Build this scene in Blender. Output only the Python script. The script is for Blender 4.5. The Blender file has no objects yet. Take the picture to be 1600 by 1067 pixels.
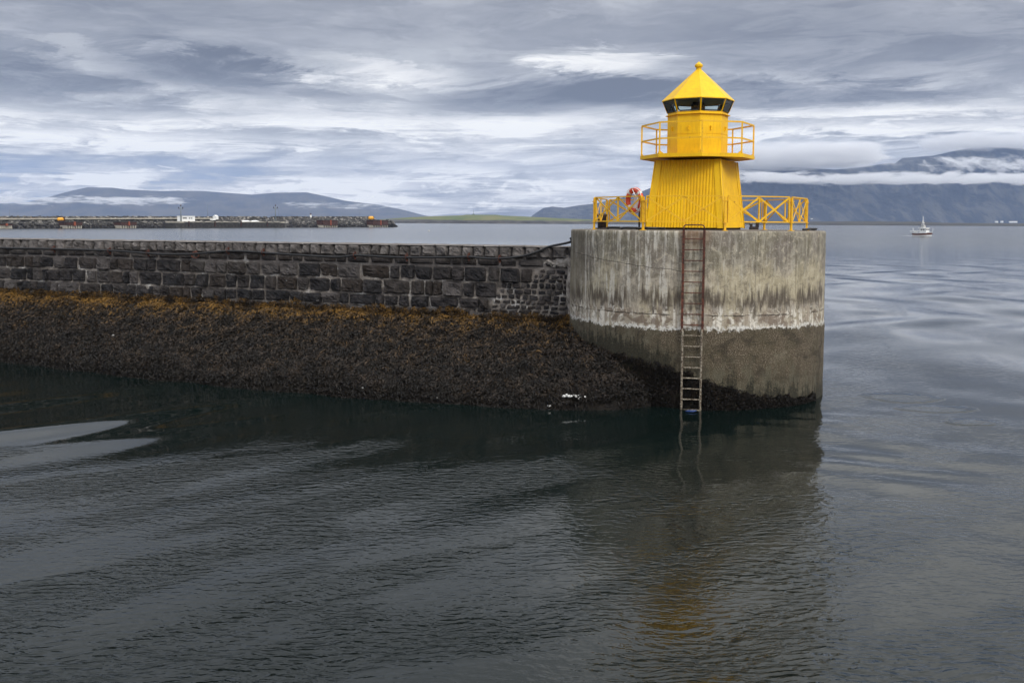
import bpy, math, random
import numpy as np
from mathutils import Vector, Matrix, noise as mn
random.seed(7); RNG = np.random.default_rng(7)
R = math.radians
scene = bpy.context.scene
# ---------------------------------------------------------------- camera
F = 1550.0; PITCH = R(4.5); ROLL = R(0.3); HC = 4.8; CX = 800.0; CY = 346.5 + F * math.tan(PITCH)
_f = Vector((0, math.cos(PITCH), -math.sin(PITCH))); _r0 = Vector((1, 0, 0)); _u0 = _r0.cross(_f)
_r = math.cos(ROLL) * _r0 + math.sin(ROLL) * _u0
_u = -math.sin(ROLL) * _r0 + math.cos(ROLL) * _u0
cam_d = bpy.data.cameras.new("camera"); cam = bpy.data.objects.new("camera", cam_d)
scene.collection.objects.link(cam)
cam.matrix_world = Matrix(((_r.x, _u.x, -_f.x, 0), (_r.y, _u.y, -_f.y, 0), (_r.z, _u.z, -_f.z, HC), (0, 0, 0, 1)))
cam_d.sensor_width = 36; cam_d.lens = F / 1600 * 36
cam_d.shift_y = -(533.5 - CY) / 1600
cam_d.clip_start = 0.1; cam_d.clip_end = 80000
scene.camera = cam
# ---------------------------------------------------------------- view, sun
scene.view_settings.view_transform = 'Standard'; scene.view_settings.look = 'None'
scene.view_settings.exposure = 0; scene.view_settings.gamma = 1
scene.cycles.max_bounces = 8; scene.cycles.volume_bounces = 2
SUN_EL, SUN_AZ = R(38), R(150)      # azimuth clockwise from +Y (behind and to the right of the camera)
sl = bpy.data.lights.new("sun", 'SUN'); sl.energy = 1.4; sl.angle = R(14); sl.color = (1, .95, .88)
so = bpy.data.objects.new("sun", sl); scene.collection.objects.link(so)
sd = Vector((math.sin(SUN_AZ) * math.cos(SUN_EL), math.cos(SUN_AZ) * math.cos(SUN_EL), math.sin(SUN_EL)))
so.rotation_euler = sd.to_track_quat('Z', 'Y').to_euler(); so.location = (30, -40, 60)

def s2l(c): return tuple((x / 255 / 12.92 if x / 255 <= .04045 else ((x / 255 + .055) / 1.055) ** 2.4) for x in c)
# ---------------------------------------------------------------- node helper
class NT:
    def __init__(s, nt): s.t = nt; s.n = nt.nodes; s.l = nt.links
    def put(s, inp, v):
        if v is None: return
        if isinstance(v, bpy.types.NodeSocket): s.l.new(v, inp)
        else:
            if inp.type == 'RGBA' and isinstance(v, (tuple, list)) and len(v) == 3: v = (*v, 1)
            inp.default_value = v
    def m(s, op, a, b=None, c=None, clamp=False):
        n = s.n.new('ShaderNodeMath'); n.operation = op; n.use_clamp = clamp
        s.put(n.inputs[0], a); s.put(n.inputs[1], b); s.put(n.inputs[2], c); return n.outputs[0]
    def add(s, a, b): return s.m('ADD', a, b)
    def mul(s, a, b): return s.m('MULTIPLY', a, b)
    def sub(s, a, b): return s.m('SUBTRACT', a, b)
    def xyz(s, v):
        n = s.n.new('ShaderNodeSeparateXYZ'); s.put(n.inputs[0], v); return n.outputs
    def vec(s, x, y, z=0.0):
        n = s.n.new('ShaderNodeCombineXYZ'); s.put(n.inputs[0], x); s.put(n.inputs[1], y); s.put(n.inputs[2], z); return n.outputs[0]
    def sc(s, v, k):
        n = s.n.new('ShaderNodeVectorMath'); n.operation = 'MULTIPLY'; s.put(n.inputs[0], v); s.put(n.inputs[1], k); return n.outputs[0]
    def noise(s, v, scale, detail=4, rough=.55, dist=0.0, w=None):
        n = s.n.new('ShaderNodeTexNoise'); s.put(n.inputs['Vector'], v); s.put(n.inputs['Scale'], scale)
        s.put(n.inputs['Detail'], detail); s.put(n.inputs['Roughness'], rough); s.put(n.inputs['Distortion'], dist); return n.outputs['Fac']
    def vor(s, v, scale, feat='F1', out='Distance'):
        n = s.n.new('ShaderNodeTexVoronoi'); n.feature = feat; s.put(n.inputs['Vector'], v); s.put(n.inputs['Scale'], scale); return n.outputs[out]
    def mix(s, f, a, b, blend='MIX'):
        n = s.n.new('ShaderNodeMix'); n.data_type = 'RGBA'; n.blend_type = blend; n.clamp_factor = True
        s.put(n.inputs[0], f); s.put(n.inputs[6], a); s.put(n.inputs[7], b); return n.outputs[2]
    def ramp(s, f, pts, smooth=False):
        n = s.n.new('ShaderNodeValToRGB'); s.put(n.inputs[0], f); e = n.color_ramp.elements
        if smooth: n.color_ramp.interpolation = 'B_SPLINE'
        while len(e) < len(pts): e.new(.5)
        for q, (p, c) in zip(e, pts):
            q.position = p; q.color = (c, c, c, 1) if isinstance(c, (int, float)) else (*c, 1)
        return n.outputs[0]
    def step(s, x, a, b):     # smooth 0..1 from a to b (either order)
        n = s.n.new('ShaderNodeMapRange'); n.interpolation_type = 'SMOOTHSTEP'
        s.put(n.inputs[0], x); s.put(n.inputs[1], a); s.put(n.inputs[2], b)
        if isinstance(a, (int, float)) and isinstance(b, (int, float)) and a > b:
            n.inputs[1].default_value = b; n.inputs[2].default_value = a; n.inputs[3].default_value = 1; n.inputs[4].default_value = 0
        return n.outputs[0]
    def bump(s, h, strength=.5, dist=.02, normal=None):
        n = s.n.new('ShaderNodeBump'); s.put(n.inputs['Height'], h); s.put(n.inputs['Strength'], strength); s.put(n.inputs['Distance'], dist)
        if normal is not None: s.put(n.inputs['Normal'], normal)
        return n.outputs[0]
    def pos(s): return s.n.new('ShaderNodeNewGeometry').outputs['Position']
    def obj(s): return s.n.new('ShaderNodeTexCoord').outputs['Object']
    def attr(s, name):
        n = s.n.new('ShaderNodeAttribute'); n.attribute_name = name; return n.outputs['Fac']

def mat(name, fn=None, col=(.5, .5, .5), rough=.6, metal=0.0, spec=None):
    m = bpy.data.materials.new(name); m.use_nodes = True; t = NT(m.node_tree)
    b = t.n['Principled BSDF']; t.put(b.inputs['Base Color'], col); b.inputs['Roughness'].default_value = rough
    b.inputs['Metallic'].default_value = metal
    if spec is not None: b.inputs['Specular IOR Level'].default_value = spec
    if fn:
        r = fn(t) or {}
        for k, v in r.items(): t.put(b.inputs[k], v)
    return m

# ---------------------------------------------------------------- world: overcast sky
w = bpy.data.worlds.new("World"); scene.world = w; w.use_nodes = True
T = NT(w.node_tree); T.n.clear()
out = T.n.new('ShaderNodeOutputWorld'); bg = T.n.new('ShaderNodeBackground'); T.l.new(bg.outputs[0], out.inputs[0])
sky = T.n.new('ShaderNodeTexSky'); sky.sky_type = 'NISHITA'; sky.sun_disc = False; sky.sun_elevation = SUN_EL; sky.sun_rotation = SUN_AZ
tc = T.n.new('ShaderNodeTexCoord').outputs['Generated']
X, Y, Z = T.xyz(tc)
u = T.m('ARCTAN2', X, Y)
hz = T.m('SQRT', T.add(T.mul(X, X), T.mul(Y, Y)))
v = T.m('ARCTAN2', Z, hz)
vv = T.m('MAXIMUM', v, 0.0)
# perspective of a cloud deck: compress towards the horizon
lv = T.m('LOGARITHM', T.add(vv, .035), 2.718)
P1 = T.vec(T.mul(u, 2.6), T.mul(lv, 2.6), 3.1)
wn = T.noise(P1, 1.3, 3, .5)
P2 = T.vec(T.add(T.mul(u, 5.0), T.mul(wn, 1.2)), T.add(T.mul(lv, 5.5), T.mul(wn, 1.6)), 8.3)
n1 = T.noise(P1, 1.7, 5, .55, .3)
n2 = T.noise(P2, 1.6, 8, .64, .25)
n2s = T.step(n2, .40, .60)
P3 = T.vec(T.add(T.mul(u, 15.0), T.mul(wn, 3.)), T.add(T.mul(v, 95.0), T.mul(wn, 4.)), 1.3)
n3 = T.noise(P3, 1.0, 7, .66, .4)
base = T.ramp(T.mul(vv, 4.0), [(0, .58), (.07, .58), (.16, .60), (.25, .70), (.35, .76), (.43, .68), (.52, .55), (.66, .46), (.80, .42), (1, .42)])
tone = T.add(base, T.mul(T.sub(n1, .5), .75))
tone = T.add(tone, T.mul(T.mul(T.sub(n2s, .5), .25), T.add(.5, T.mul(T.step(v, .20, .11), .5))))
P5 = T.vec(T.add(T.mul(u, 30.0), T.mul(n2, 6.)), T.add(T.mul(v, 66.0), T.mul(n2, 7.)), 5.5)
n5 = T.noise(P5, 1.0, 8, .70, .3)
tone = T.add(tone, T.mul(T.step(v, .21, .34), T.add(.22, T.mul(T.step(u, -.15, .35), .32))))  # unseen sky above the view lightened, more to the right, to brighten water reflections
hi_ = T.step(v, .17, .09)
tone = T.add(tone, T.mul(T.mul(T.sub(n5, .5), .50), T.add(.30, T.mul(hi_, .7))))
streakw = T.step(v, .15, .05)
tone = T.add(tone, T.mul(T.mul(T.sub(n3, .5), 1.0), streakw))
P4 = T.vec(T.mul(u, 26.0), T.mul(v, 60.0), 2.2)
puff = T.step(T.noise(P4, 1.0, 7, .6, .4), .49, .60)
tone = T.add(tone, T.mul(T.mul(puff, T.mul(T.step(v, .052, .030), T.step(v, .006, .016))), T.mul(T.step(u, .28, .15), .30)))
wu = T.add(u, T.mul(T.sub(n2, .5), .16)); wv = T.add(v, T.mul(T.sub(n2, .5), .038)); wv = T.add(wv, T.mul(T.sub(n3, .5), .022)); wu = T.add(wu, T.mul(T.sub(n5, .5), .08)); wv = T.add(wv, T.mul(T.sub(n5, .5), .012))
def blob(x, y, w_, h_, amp, tilt=0.0):
    global tone
    bu = math.atan((x - CX) / F); bv = math.atan((346.5 + (x - CX) * .005 - y) / F * math.cos(bu)); sw, sh = w_ / F, h_ / F
    c, s_ = math.cos(tilt), math.sin(tilt)
    du, dv = T.sub(wu, bu), T.sub(wv, bv)
    a = T.mul(T.add(T.mul(du, c), T.mul(dv, s_)), 1 / sw); b = T.mul(T.add(T.mul(du, -s_), T.mul(dv, c)), 1 / sh)
    d = T.add(T.mul(a, a), T.mul(b, b))
    tone = T.add(tone, T.mul(T.step(d, 1.0, 0.05), amp))
# (pixel centre, half sizes, darker or lighter)
for b_ in [(860, 150, 240, 34, -.52, .08), (1170, 152, 330, 34, -.40, -.03), (330, 116, 220, 32, -.32, -.12), (70, 138, 230, 48, -.32, -.05),
           (30, 60, 260, 60, -.12, 0), (560, 40, 500, 45, -.10, 0), (1350, 60, 420, 90, -.10, -.1), (930, 98, 140, 22, .46, -.02),
           (580, 112, 200, 26, .34, -.05), (680, 290, 420, 55, .12, 0), (250, 285, 420, 40, .14, 0), (1280, 178, 330, 16, .30, -.02), (130, 85, 130, 14, .22, -.15), (230, 192, 420, 14, .16, 0), (200, 222, 480, 12, .22, 0),
           (700, 200, 400, 26, .14, 0), (120, 268, 360, 34, -.20, 0), (560, 212, 70, 8, -.25, 0), (1300, 222, 420, 22, .0, 0), (1400, 205, 300, 10, .22, 0),
           (1330, 240, 330, 30, -.20, 0), (190, 276, 80, 14, .55, 0), (560, 300, 120, 26, .25, 0), (700, 270, 130, 14, .26, 0),
           (880, 300, 120, 30, .15, 0), (230, 322, 400, 14, -.12, 0), (980, 345, 700, 16, -.06, 0)]:
    blob(*b_)
cc = T.ramp(tone, [(0, s2l((100, 103, 113))), (.22, s2l((127, 130, 139))), (.42, s2l((155, 157, 164))), (.6, s2l((182, 184, 188))), (.78, s2l((212, 212, 214))), (1, s2l((246, 245, 242)))])
# bluer thin patches low on the left
bl = T.mul(T.step(v, .085, .02), T.mul(T.step(u, .05, -.35), .6))
cc = T.mix(T.mul(bl, T.step(tone, .72, .35)), cc, s2l((146, 170, 204)))
nis = T.mix(1.0, sky.outputs[0], (.10, .10, .10), 'MULTIPLY')
cc = T.mix(.95, nis, cc)
# unseen sky overhead and behind the camera, brightened to add light on the scene
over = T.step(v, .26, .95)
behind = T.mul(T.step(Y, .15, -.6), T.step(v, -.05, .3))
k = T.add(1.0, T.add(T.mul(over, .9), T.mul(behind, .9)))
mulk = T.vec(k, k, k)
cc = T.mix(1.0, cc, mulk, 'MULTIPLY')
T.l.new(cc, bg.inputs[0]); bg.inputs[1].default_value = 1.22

# ---------------------------------------------------------------- projection helpers for laying out (true distances)
def ray(x, y): return _f + _r * ((x - CX) / F) + _u * ((CY - y) / F)
def at_z(x, y, z):
    d = ray(x, y); t = (z - HC) / d.z; return Vector((0, 0, HC)) + d * t
def at_y(x, y, Yd):
    d = ray(x, y); return Vector((0, 0, HC)) + d * (Yd / d.y)
def hor(x): return 346.5 + (x - CX) * .00524

# ---------------------------------------------------------------- mesh builder
class MB:
    def __init__(s): s.v = []; s.f = []; s.sm = []
    def addf(s, vs, fs, smooth=False, M=None):
        o = len(s.v)
        for p in vs:
            p = Vector(p)
            if M is not None: p = M @ p
            s.v.append(p)
        for f in fs: s.f.append([i + o for i in f]); s.sm.append(smooth)
    def box(s, c, d, M=None, rz=0.0, taper=1.0):
        x, y, z = d[0] / 2, d[1] / 2, d[2] / 2; t = taper
        vs = [(-x, -y, -z), (x, -y, -z), (x, y, -z), (-x, y, -z), (-x * t, -y * t, z), (x * t, -y * t, z), (x * t, y * t, z), (-x * t, y * t, z)]
        rot = Matrix.Rotation(rz, 3, 'Z'); vs = [rot @ Vector(p) + Vector(c) for p in vs]
        s.addf(vs, [(0, 3, 2, 1), (4, 5, 6, 7), (0, 1, 5, 4), (1, 2, 6, 5), (2, 3, 7, 6), (3, 0, 4, 7)], False, M)
    def tube(s, pts, r, n=8, cap=True, M=None, smooth=True):
        pts = [Vector(p) for p in pts]; rs = r if isinstance(r, (list, tuple)) else [r] * len(pts)
        o = len(s.v); up = None; vs = []
        for i, p in enumerate(pts):
            d = (pts[min(i + 1, len(pts) - 1)] - pts[max(i - 1, 0)]).normalized()
            if up is None: up = Vector((0, 0, 1)) if abs(d.z) < .9 else Vector((1, 0, 0))
            a = d.cross(up).normalized(); b = a.cross(d).normalized(); up = b
            for k in range(n):
                t = 2 * math.pi * k / n; vs.append(p + (a * math.cos(t) + b * math.sin(t)) * rs[i])
        fs = []
        for i in range(len(pts) - 1):
            for k in range(n):
                fs.append((i * n + k, i * n + (k + 1) % n, (i + 1) * n + (k + 1) % n, (i + 1) * n + k))
        s.addf(vs, fs, smooth, M)
        if cap:
            s.f.append([o + k for k in range(n)][::-1]); s.sm.append(False)
            s.f.append([o + (len(pts) - 1) * n + k for k in range(n)]); s.sm.append(False)
    def bar(s, a, b, wd, th, side=None):   # rectangular bar a->b, wd along 'side' dir, th across
        a, b = Vector(a), Vector(b); d = (b - a).normalized()
        sd_ = Vector(side) if side else Vector((0, 0, 1)); sd_ = (sd_ - d * sd_.dot(d)).normalized(); q = d.cross(sd_)
        vs = []
        for p in (a, b):
            for i, j in ((-1, -1), (1, -1), (1, 1), (-1, 1)): vs.append(p + sd_ * (i * wd / 2) + q * (j * th / 2))
        s.addf(vs, [(0, 1, 2, 3), (7, 6, 5, 4), (0, 4, 5, 1), (1, 5, 6, 2), (2, 6, 7, 3), (3, 7, 4, 0)])
    def lathe(s, prof, n=24, c=(0, 0, 0), a0=0.0, smooth=True, M=None, capb=True, capt=True):
        vs = []; fs = []
        for r, z in prof:
            for k in range(n):
                t = a0 + 2 * math.pi * k / n; vs.append((c[0] + r * math.cos(t), c[1] + r * math.sin(t), c[2] + z))
        for i in range(len(prof) - 1):
            for k in range(n): fs.append((i * n + k, i * n + (k + 1) % n, (i + 1) * n + (k + 1) % n, (i + 1) * n + k))
        o = len(s.v); s.addf(vs, fs, smooth, M)
        if capb: s.f.append([o + k for k in range(n)][::-1]); s.sm.append(False)
        if capt: s.f.append([o + (len(prof) - 1) * n + k for k in range(n)]); s.sm.append(False)
    def build(s, name, m=None, parent=None, loc=None):
        me = bpy.data.meshes.new(name)
        off = Vector(loc) if loc is not None else Vector((0, 0, 0))
        me.from_pydata([tuple(p - off) for p in s.v], [], s.f)
        me.polygons.foreach_set('use_smooth', s.sm); me.update()
        o = bpy.data.objects.new(name, me); scene.collection.objects.link(o)
        if m: me.materials.append(m)
        if loc is not None: o.location = loc
        if parent: o.parent = parent
        return o
def tag(o, label=None, cat=None, group=None, kind=None):
    if label: o['label'] = label
    if cat: o['category'] = cat
    if group: o['group'] = group
    if kind: o['kind'] = kind
    return o
def empty(name, loc, label, cat, rz=0.0, group=None):
    o = bpy.data.objects.new(name, None); scene.collection.objects.link(o); o.location = loc; o.rotation_euler = (0, 0, rz)
    o.empty_display_size = .2
    return tag(o, label, cat, group)
def npmesh(name, V, Fq, m, smooth=False, attrs=None, parent=None):
    me = bpy.data.meshes.new(name); nv, nf, k = len(V), len(Fq), Fq.shape[1]
    me.vertices.add(nv); me.vertices.foreach_set('co', V.astype(np.float32).ravel())
    me.loops.add(nf * k); me.loops.foreach_set('vertex_index', Fq.astype(np.int32).ravel())
    me.polygons.add(nf); me.polygons.foreach_set('loop_start', np.arange(0, nf * k, k, dtype=np.int32))
    me.polygons.foreach_set('use_smooth', np.full(nf, smooth))
    me.update(calc_edges=True)
    for an, av in (attrs or {}).items():
        a = me.attributes.new(an, 'FLOAT', 'POINT'); a.data.foreach_set('value', av.astype(np.float32))
    if m: me.materials.append(m)
    o = bpy.data.objects.new(name, me); scene.collection.objects.link(o)
    if parent: o.parent = parent
    return o

# ---------------------------------------------------------------- layout constants
PC = Vector((5.325, 28.9, 0)); PR = 3.62; DECK = 4.59; WTOP = 4.05
_d = math.hypot(PC.x, PC.y); _a = Vector((-PC.x / _d, -PC.y / _d, 0)); _b = Vector((PC.y / _d, -PC.x / _d, 0))
def pt(th, r, z): t = R(th); return Vector((PC.x, PC.y, z)) + r * (math.cos(t) * _a + math.sin(t) * _b)
ANG0 = math.atan2(_a.y, _a.x)      # world angle that faces the camera; th grows to the right in the picture
def wang(th):
    d = math.cos(R(th)) * _a + math.sin(R(th)) * _b; return math.atan2(d.y, d.x)
W0 = at_z(892, 387, WTOP); W1 = at_z(0, 374, WTOP)
WD = (W1 - W0); WD.z = 0; WL = WD.length; WD.normalize()      # along the wall, away from the pier
WN = Vector((WD.y, -WD.x, 0))
if WN.dot(Vector((0, -1, 0))) < 0: WN = -WN                       # outward normal, to the camera side

# ---------------------------------------------------------------- materials
def yellow(t):
    p = t.obj(); n = t.noise(p, 2.2, 5, .6); n2 = t.noise(t.sc(p, (9, 9, 1.2)), 2.0, 4, .6)
    c = t.mix(t.step(n, .35, .7), (.74, .425, .003), (.83, .505, .004))
    c = t.mix(t.mul(t.step(n2, .50, .66), .24), c, (.48, .25, .015))
    c = t.mix(t.mul(t.step(t.noise(t.sc(p, (22, 22, .9)), 1.0, 5, .65), .62, .74), .22), c, (.34, .16, .02))
    sp = t.step(t.noise(p, 30, 2, .5), .70, .76)
    c = t.mix(t.mul(sp, .5), c, (.30, .12, .03))
    return {'Base Color': c, 'Roughness': t.add(.42, t.mul(n, .2)), 'Specular IOR Level': .3, 'Normal': t.bump(t.noise(p, 14, 3), .10, .01)}
M_YEL = mat('yellow_paint', yellow)
def yellow_r(t):
    p = t.obj(); n = t.noise(p, 5, 4, .6)
    c = t.mix(t.step(n, .5, .75), (.78, .44, .006), (.62, .30, .012))
    c = t.mix(t.mul(t.step(t.noise(p, 22, 3, .6), .62, .72), .8), c, (.16, .05, .02))
    return {'Base Color': c, 'Roughness': .45}
M_RAIL = mat('railing_paint', yellow_r)
def rust(t):
    p = t.obj(); n = t.noise(p, 14, 5, .65)
    return {'Base Color': t.ramp(n, [(.3, (.020, .008, .006)), (.5, (.070, .021, .012)), (.72, (.18, .050, .022))]), 'Roughness': .85, 'Normal': t.bump(n, .6, .01)}
M_RUST = mat('rusty_iron', rust)
def barn(t):
    p = t.obj(); n = t.noise(p, 26, 5, .7)
    return {'Base Color': t.ramp(n, [(.36, (.03, .018, .012)), (.47, (.13, .10, .07)), (.6, (.30, .27, .21)), (.75, (.45, .42, .35))]), 'Roughness': .95, 'Normal': t.bump(n, 1, .02)}
M_BARN = mat('barnacled_iron', barn)
M_BLACK = mat('black_rubber', None, (.012, .012, .013), .5)
M_DARK = mat('dark_iron', lambda t: {'Base Color': t.ramp(t.noise(t.obj(), 12, 4), [(.35, (.012, .010, .010)), (.7, (.05, .03, .025))])}, rough=.7)
M_GASK = mat('black_gasket', None, (.012, .014, .014), .45)
def white(t):
    n = t.noise(t.obj(), 3, 4); return {'Base Color': t.mix(t.step(n, .5, .8), (.78, .78, .76), (.55, .54, .5))}
M_WHITE = mat('white_paint', white, rough=.45)
M_RED = mat('ring_orange', lambda t: {'Base Color': t.mix(t.step(t.noise(t.obj(), 9, 4), .45, .7), (.62, .065, .022), (.42, .04, .02))}, rough=.55)
# glass pane: see-through with a real reflection
M_GLASS = bpy.data.materials.new('lantern_glass'); M_GLASS.use_nodes = True
g = NT(M_GLASS.node_tree); g.n.clear()
go = g.n.new('ShaderNodeOutputMaterial'); gm = g.n.new('ShaderNodeMixShader'); gt = g.n.new('ShaderNodeBsdfTransparent'); gg = g.n.new('ShaderNodeBsdfGlossy'); gf = g.n.new('ShaderNodeFresnel')
gt.inputs[0].default_value = (.84, .92, .90, 1); gg.inputs['Roughness'].default_value = .04; gf.inputs[0].default_value = 1.5
g.l.new(gf.outputs[0], gm.inputs[0]); g.l.new(gt.outputs[0], gm.inputs[1]); g.l.new(gg.outputs[0], gm.inputs[2]); g.l.new(gm.outputs[0], go.inputs[0])

def concrete(t):
    p = t.pos(); x, y, z = t.xyz(p)
    dx, dy = t.sub(x, PC.x), t.sub(y, PC.y)
    # angle from the camera-facing line, metres round the face
    ca = t.add(t.mul(dx, _a.x), t.mul(dy, _a.y)); sb = t.add(t.mul(dx, _b.x), t.mul(dy, _b.y))
    th = t.m('ARCTAN2', sb, ca); s = t.mul(th, PR)
    st = t.noise(t.vec(t.mul(s, 7.0), 0.0, t.mul(z, .55)), 1.0, 6, .62, .3)
    st2 = t.noise(t.vec(t.mul(s, 16.0), 3.0, t.mul(z, 1.5)), 1.0, 5, .65, .2)
    st3 = t.noise(t.vec(t.mul(s, 3.0), 7.0, t.mul(z, .7)), 1.0, 4, .6, .6)
    big = t.noise(t.vec(t.mul(s, .7), 0.0, t.mul(z, .8)), 1.0, 4, .6)
    blot = t.noise(t.vec(s, 2.0, z), 2.3, 7, .62, .5)
    fine = t.noise(t.vec(s, 5.0, z), 22, 5, .7)
    grit = t.noise(t.vec(s, 9.0, z), 30, 4, .75)
    c = t.ramp(blot, [(.34, (.16, .138, .105)), (.46, (.27, .235, .182)), (.56, (.36, .315, .245)), (.68, (.50, .45, .36))])
    c = t.mix(t.mul(t.step(big, .44, .58), .6), c, (.40, .345, .215))               # warm lime bloom
    # darker weathered upper part
    up = t.step(t.add(z, t.mul(t.sub(st3, .5), 2.2)), 3.25, 4.1)
    c = t.mix(t.mul(up, .68), c, t.ramp(st, [(.36, (.060, .055, .044)), (.5, (.135, .125, .095)), (.62, (.25, .235, .19))]))
    mauve = t.step(t.noise(t.vec(t.mul(s, .9), 11.0, t.mul(z, .9)), 1.0, 3, .5), .50, .60)
    c = t.mix(t.mul(t.mul(mauve, up), .35), c, (.15, .12, .115))
    c = t.mix(t.mul(t.step(st, .51, .60), t.mul(t.step(s, .5, -1.0), .75)), c, (.52, .49, .43))  # pale runs, left half
    c = t.mix(t.mul(t.step(st2, .53, .63), .45), c, (.075, .060, .040))
    mot = t.noise(t.vec(s, 6.0, z), 5.5, 7, .7, .4)
    c = t.mix(t.mul(t.step(mot, .52, .60), .55), c, (.12, .098, .068)); c = t.mix(t.mul(t.step(mot, .46, .38), .5), c, (.50, .44, .33))
    c = t.mix(t.mul(t.step(st2, .45, .37), .35), c, (.50, .47, .40))
    c = t.mix(t.mul(t.step(fine, .56, .66), .45), c, (.52, .48, .40))
    c = t.mix(t.mul(t.step(fine, .42, .34), .5), c, (.09, .075, .055))
    # left end is darker and brown
    le = t.step(t.add(s, t.mul(t.sub(st, .5), 1.4)), -3.1, -3.9)
    c = t.mix(t.mul(le, .6), c, (.085, .07, .045))
    # dark drip band
    zb = t.add(z, t.mul(t.sub(st, .5), 1.7))
    band = t.mul(t.step(zb, 2.45, 2.70), t.step(zb, 3.15, 2.80))
    gaps = t.step(t.noise(t.vec(t.mul(s, 1.6), 1.0, 0.0), 1.0, 3, .6), .40, .52)
    c = t.mix(t.mul(t.mul(band, gaps), .92), c, t.mix(fine, (.030, .022, .016), (.11, .085, .06)))
    # pale peeling render above the tide mark
    zp = t.add(z, t.mul(t.sub(st2, .5), .7))
    pale = t.mul(t.step(zp, 2.02, 2.12), t.step(zp, 2.75, 2.42))
    flake = t.noise(t.vec(t.mul(s, 5.5), 4.0, t.mul(z, 5.0)), 1.0, 5, .65, .8)
    c = t.mix(t.mul(pale, t.step(flake, .42, .56)), c, t.mix(t.step(st, .4, .6), (.30, .25, .19), (.62, .58, .50)))
    c = t.mix(t.mul(pale, t.mul(t.step(blot, .53, .60), .8)), c, (.14, .10, .070))
    # casting joint, falls to the right, and a hairline at the tide mark
    jz = t.add(3.55, t.mul(t.add(s, .35), -.105)); jz = t.add(jz, t.mul(t.sub(blot, .5), .16))
    jd = t.m('ABSOLUTE', t.sub(z, jz))
    jl = t.mul(t.mul(t.step(jd, .016, .003), t.step(s, -.20, -.45)), t.add(.35, t.mul(t.step(fine, .45, .6), .65)))
    jz2 = t.add(2.42, t.mul(t.sub(flake, .5), .10)); jl2 = t.mul(t.step(t.m('ABSOLUTE', t.sub(z, jz2)), .02, .004), t.step(blot, .45, .55))
    vj = t.mul(t.step(t.m('ABSOLUTE', t.sub(s, t.add(1.58, t.mul(t.sub(blot, .5), .1)))), .016, .004), t.step(z, 2.3, 2.7))
    c = t.mix(t.mul(jl, .6), c, (.05, .04, .03)); c = t.mix(t.mul(jl2, .7), c, (.05, .04, .03)); c = t.mix(t.mul(vj, .5), c, (.07, .06, .05))
    # rust wept by the ladder
    rs = t.mul(t.step(t.m('ABSOLUTE', t.sub(s, -.02)), .50, .26), t.step(t.add(z, t.mul(st, .5)), 4.2, 4.8))
    c = t.mix(t.mul(rs, .55), c, (.16, .07, .03))
    # tidal zone
    zt = t.add(t.add(z, t.mul(t.sub(flake, .5), .34)), t.add(t.mul(t.sub(fine, .5), .22), t.mul(t.sub(big, .5), .25)))
    tide = t.step(zt, 2.08, 2.03)
    tc_ = t.ramp(grit, [(.36, (.026, .018, .011)), (.47, (.080, .060, .036)), (.56, (.135, .105, .066)), (.66, (.36, .31, .24))])
    tc_ = t.mix(t.mul(t.step(blot, .45, .62), .5), tc_, (.060, .050, .024))
    patch = t.noise(t.vec(s, 8.0, t.mul(z, 1.3)), 1.5, 6, .68, .6)
    tc_ = t.mix(t.mul(t.step(patch, .50, .60), .65), tc_, (.030, .022, .012)); tc_ = t.mix(t.mul(t.step(patch, .42, .34), .4), tc_, (.20, .175, .125))
    # weed runs in the tidal zone: heavier on the left and low down
    wl = t.add(t.add(z, t.mul(t.sub(st, .5), 1.8)), t.mul(t.sub(flake, .5), .8))
    lim = t.add(.62, t.mul(t.step(s, .6, -1.8), 1.15))
    lim = t.sub(lim, t.mul(t.step(s, 1.6, 3.6), .25))
    wk = t.step(t.sub(t.sub(lim, wl), t.mul(t.sub(fine, .5), .8)), -.16, .22)
    green = t.mix(t.step(fine, .4, .6), (.010, .010, .004), (.034, .028, .013))
    tc_ = t.mix(t.mul(t.step(t.sub(t.add(lim, .45), wl), -.3, .3), .6), tc_, t.mix(t.step(blot, .42, .58), (.045, .036, .018), (.115, .105, .070)))
    tc_ = t.mix(wk, tc_, green)
    c = t.mix(tide, c, tc_)
    rim = t.mul(t.step(zt, 2.02, 2.055), t.step(zt, 2.17, 2.085))
    c = t.mix(t.mul(rim, t.step(t.noise(t.vec(s, 1.0, z), 9, 4, .6), .40, .52)), c, (.60, .58, .53))
    # deck
    dk = t.step(z, DECK - .012, DECK - .002)
    c = t.mix(dk, c, t.ramp(t.noise(p, 4, 6, .65), [(.35, (.07, .06, .05)), (.6, (.17, .15, .125)), (.8, (.30, .28, .24))]))
    h = t.add(t.mul(fine, .5), t.add(t.mul(t.mul(grit, tide), 1.6), t.mul(flake, t.add(.2, pale))))
    h = t.sub(h, t.mul(t.add(jl, jl2), 1.0))
    return {'Base Color': c, 'Roughness': .88, 'Normal': t.bump(h, .8, .035)}
M_CONC = mat('stained_concrete', concrete)

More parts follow.
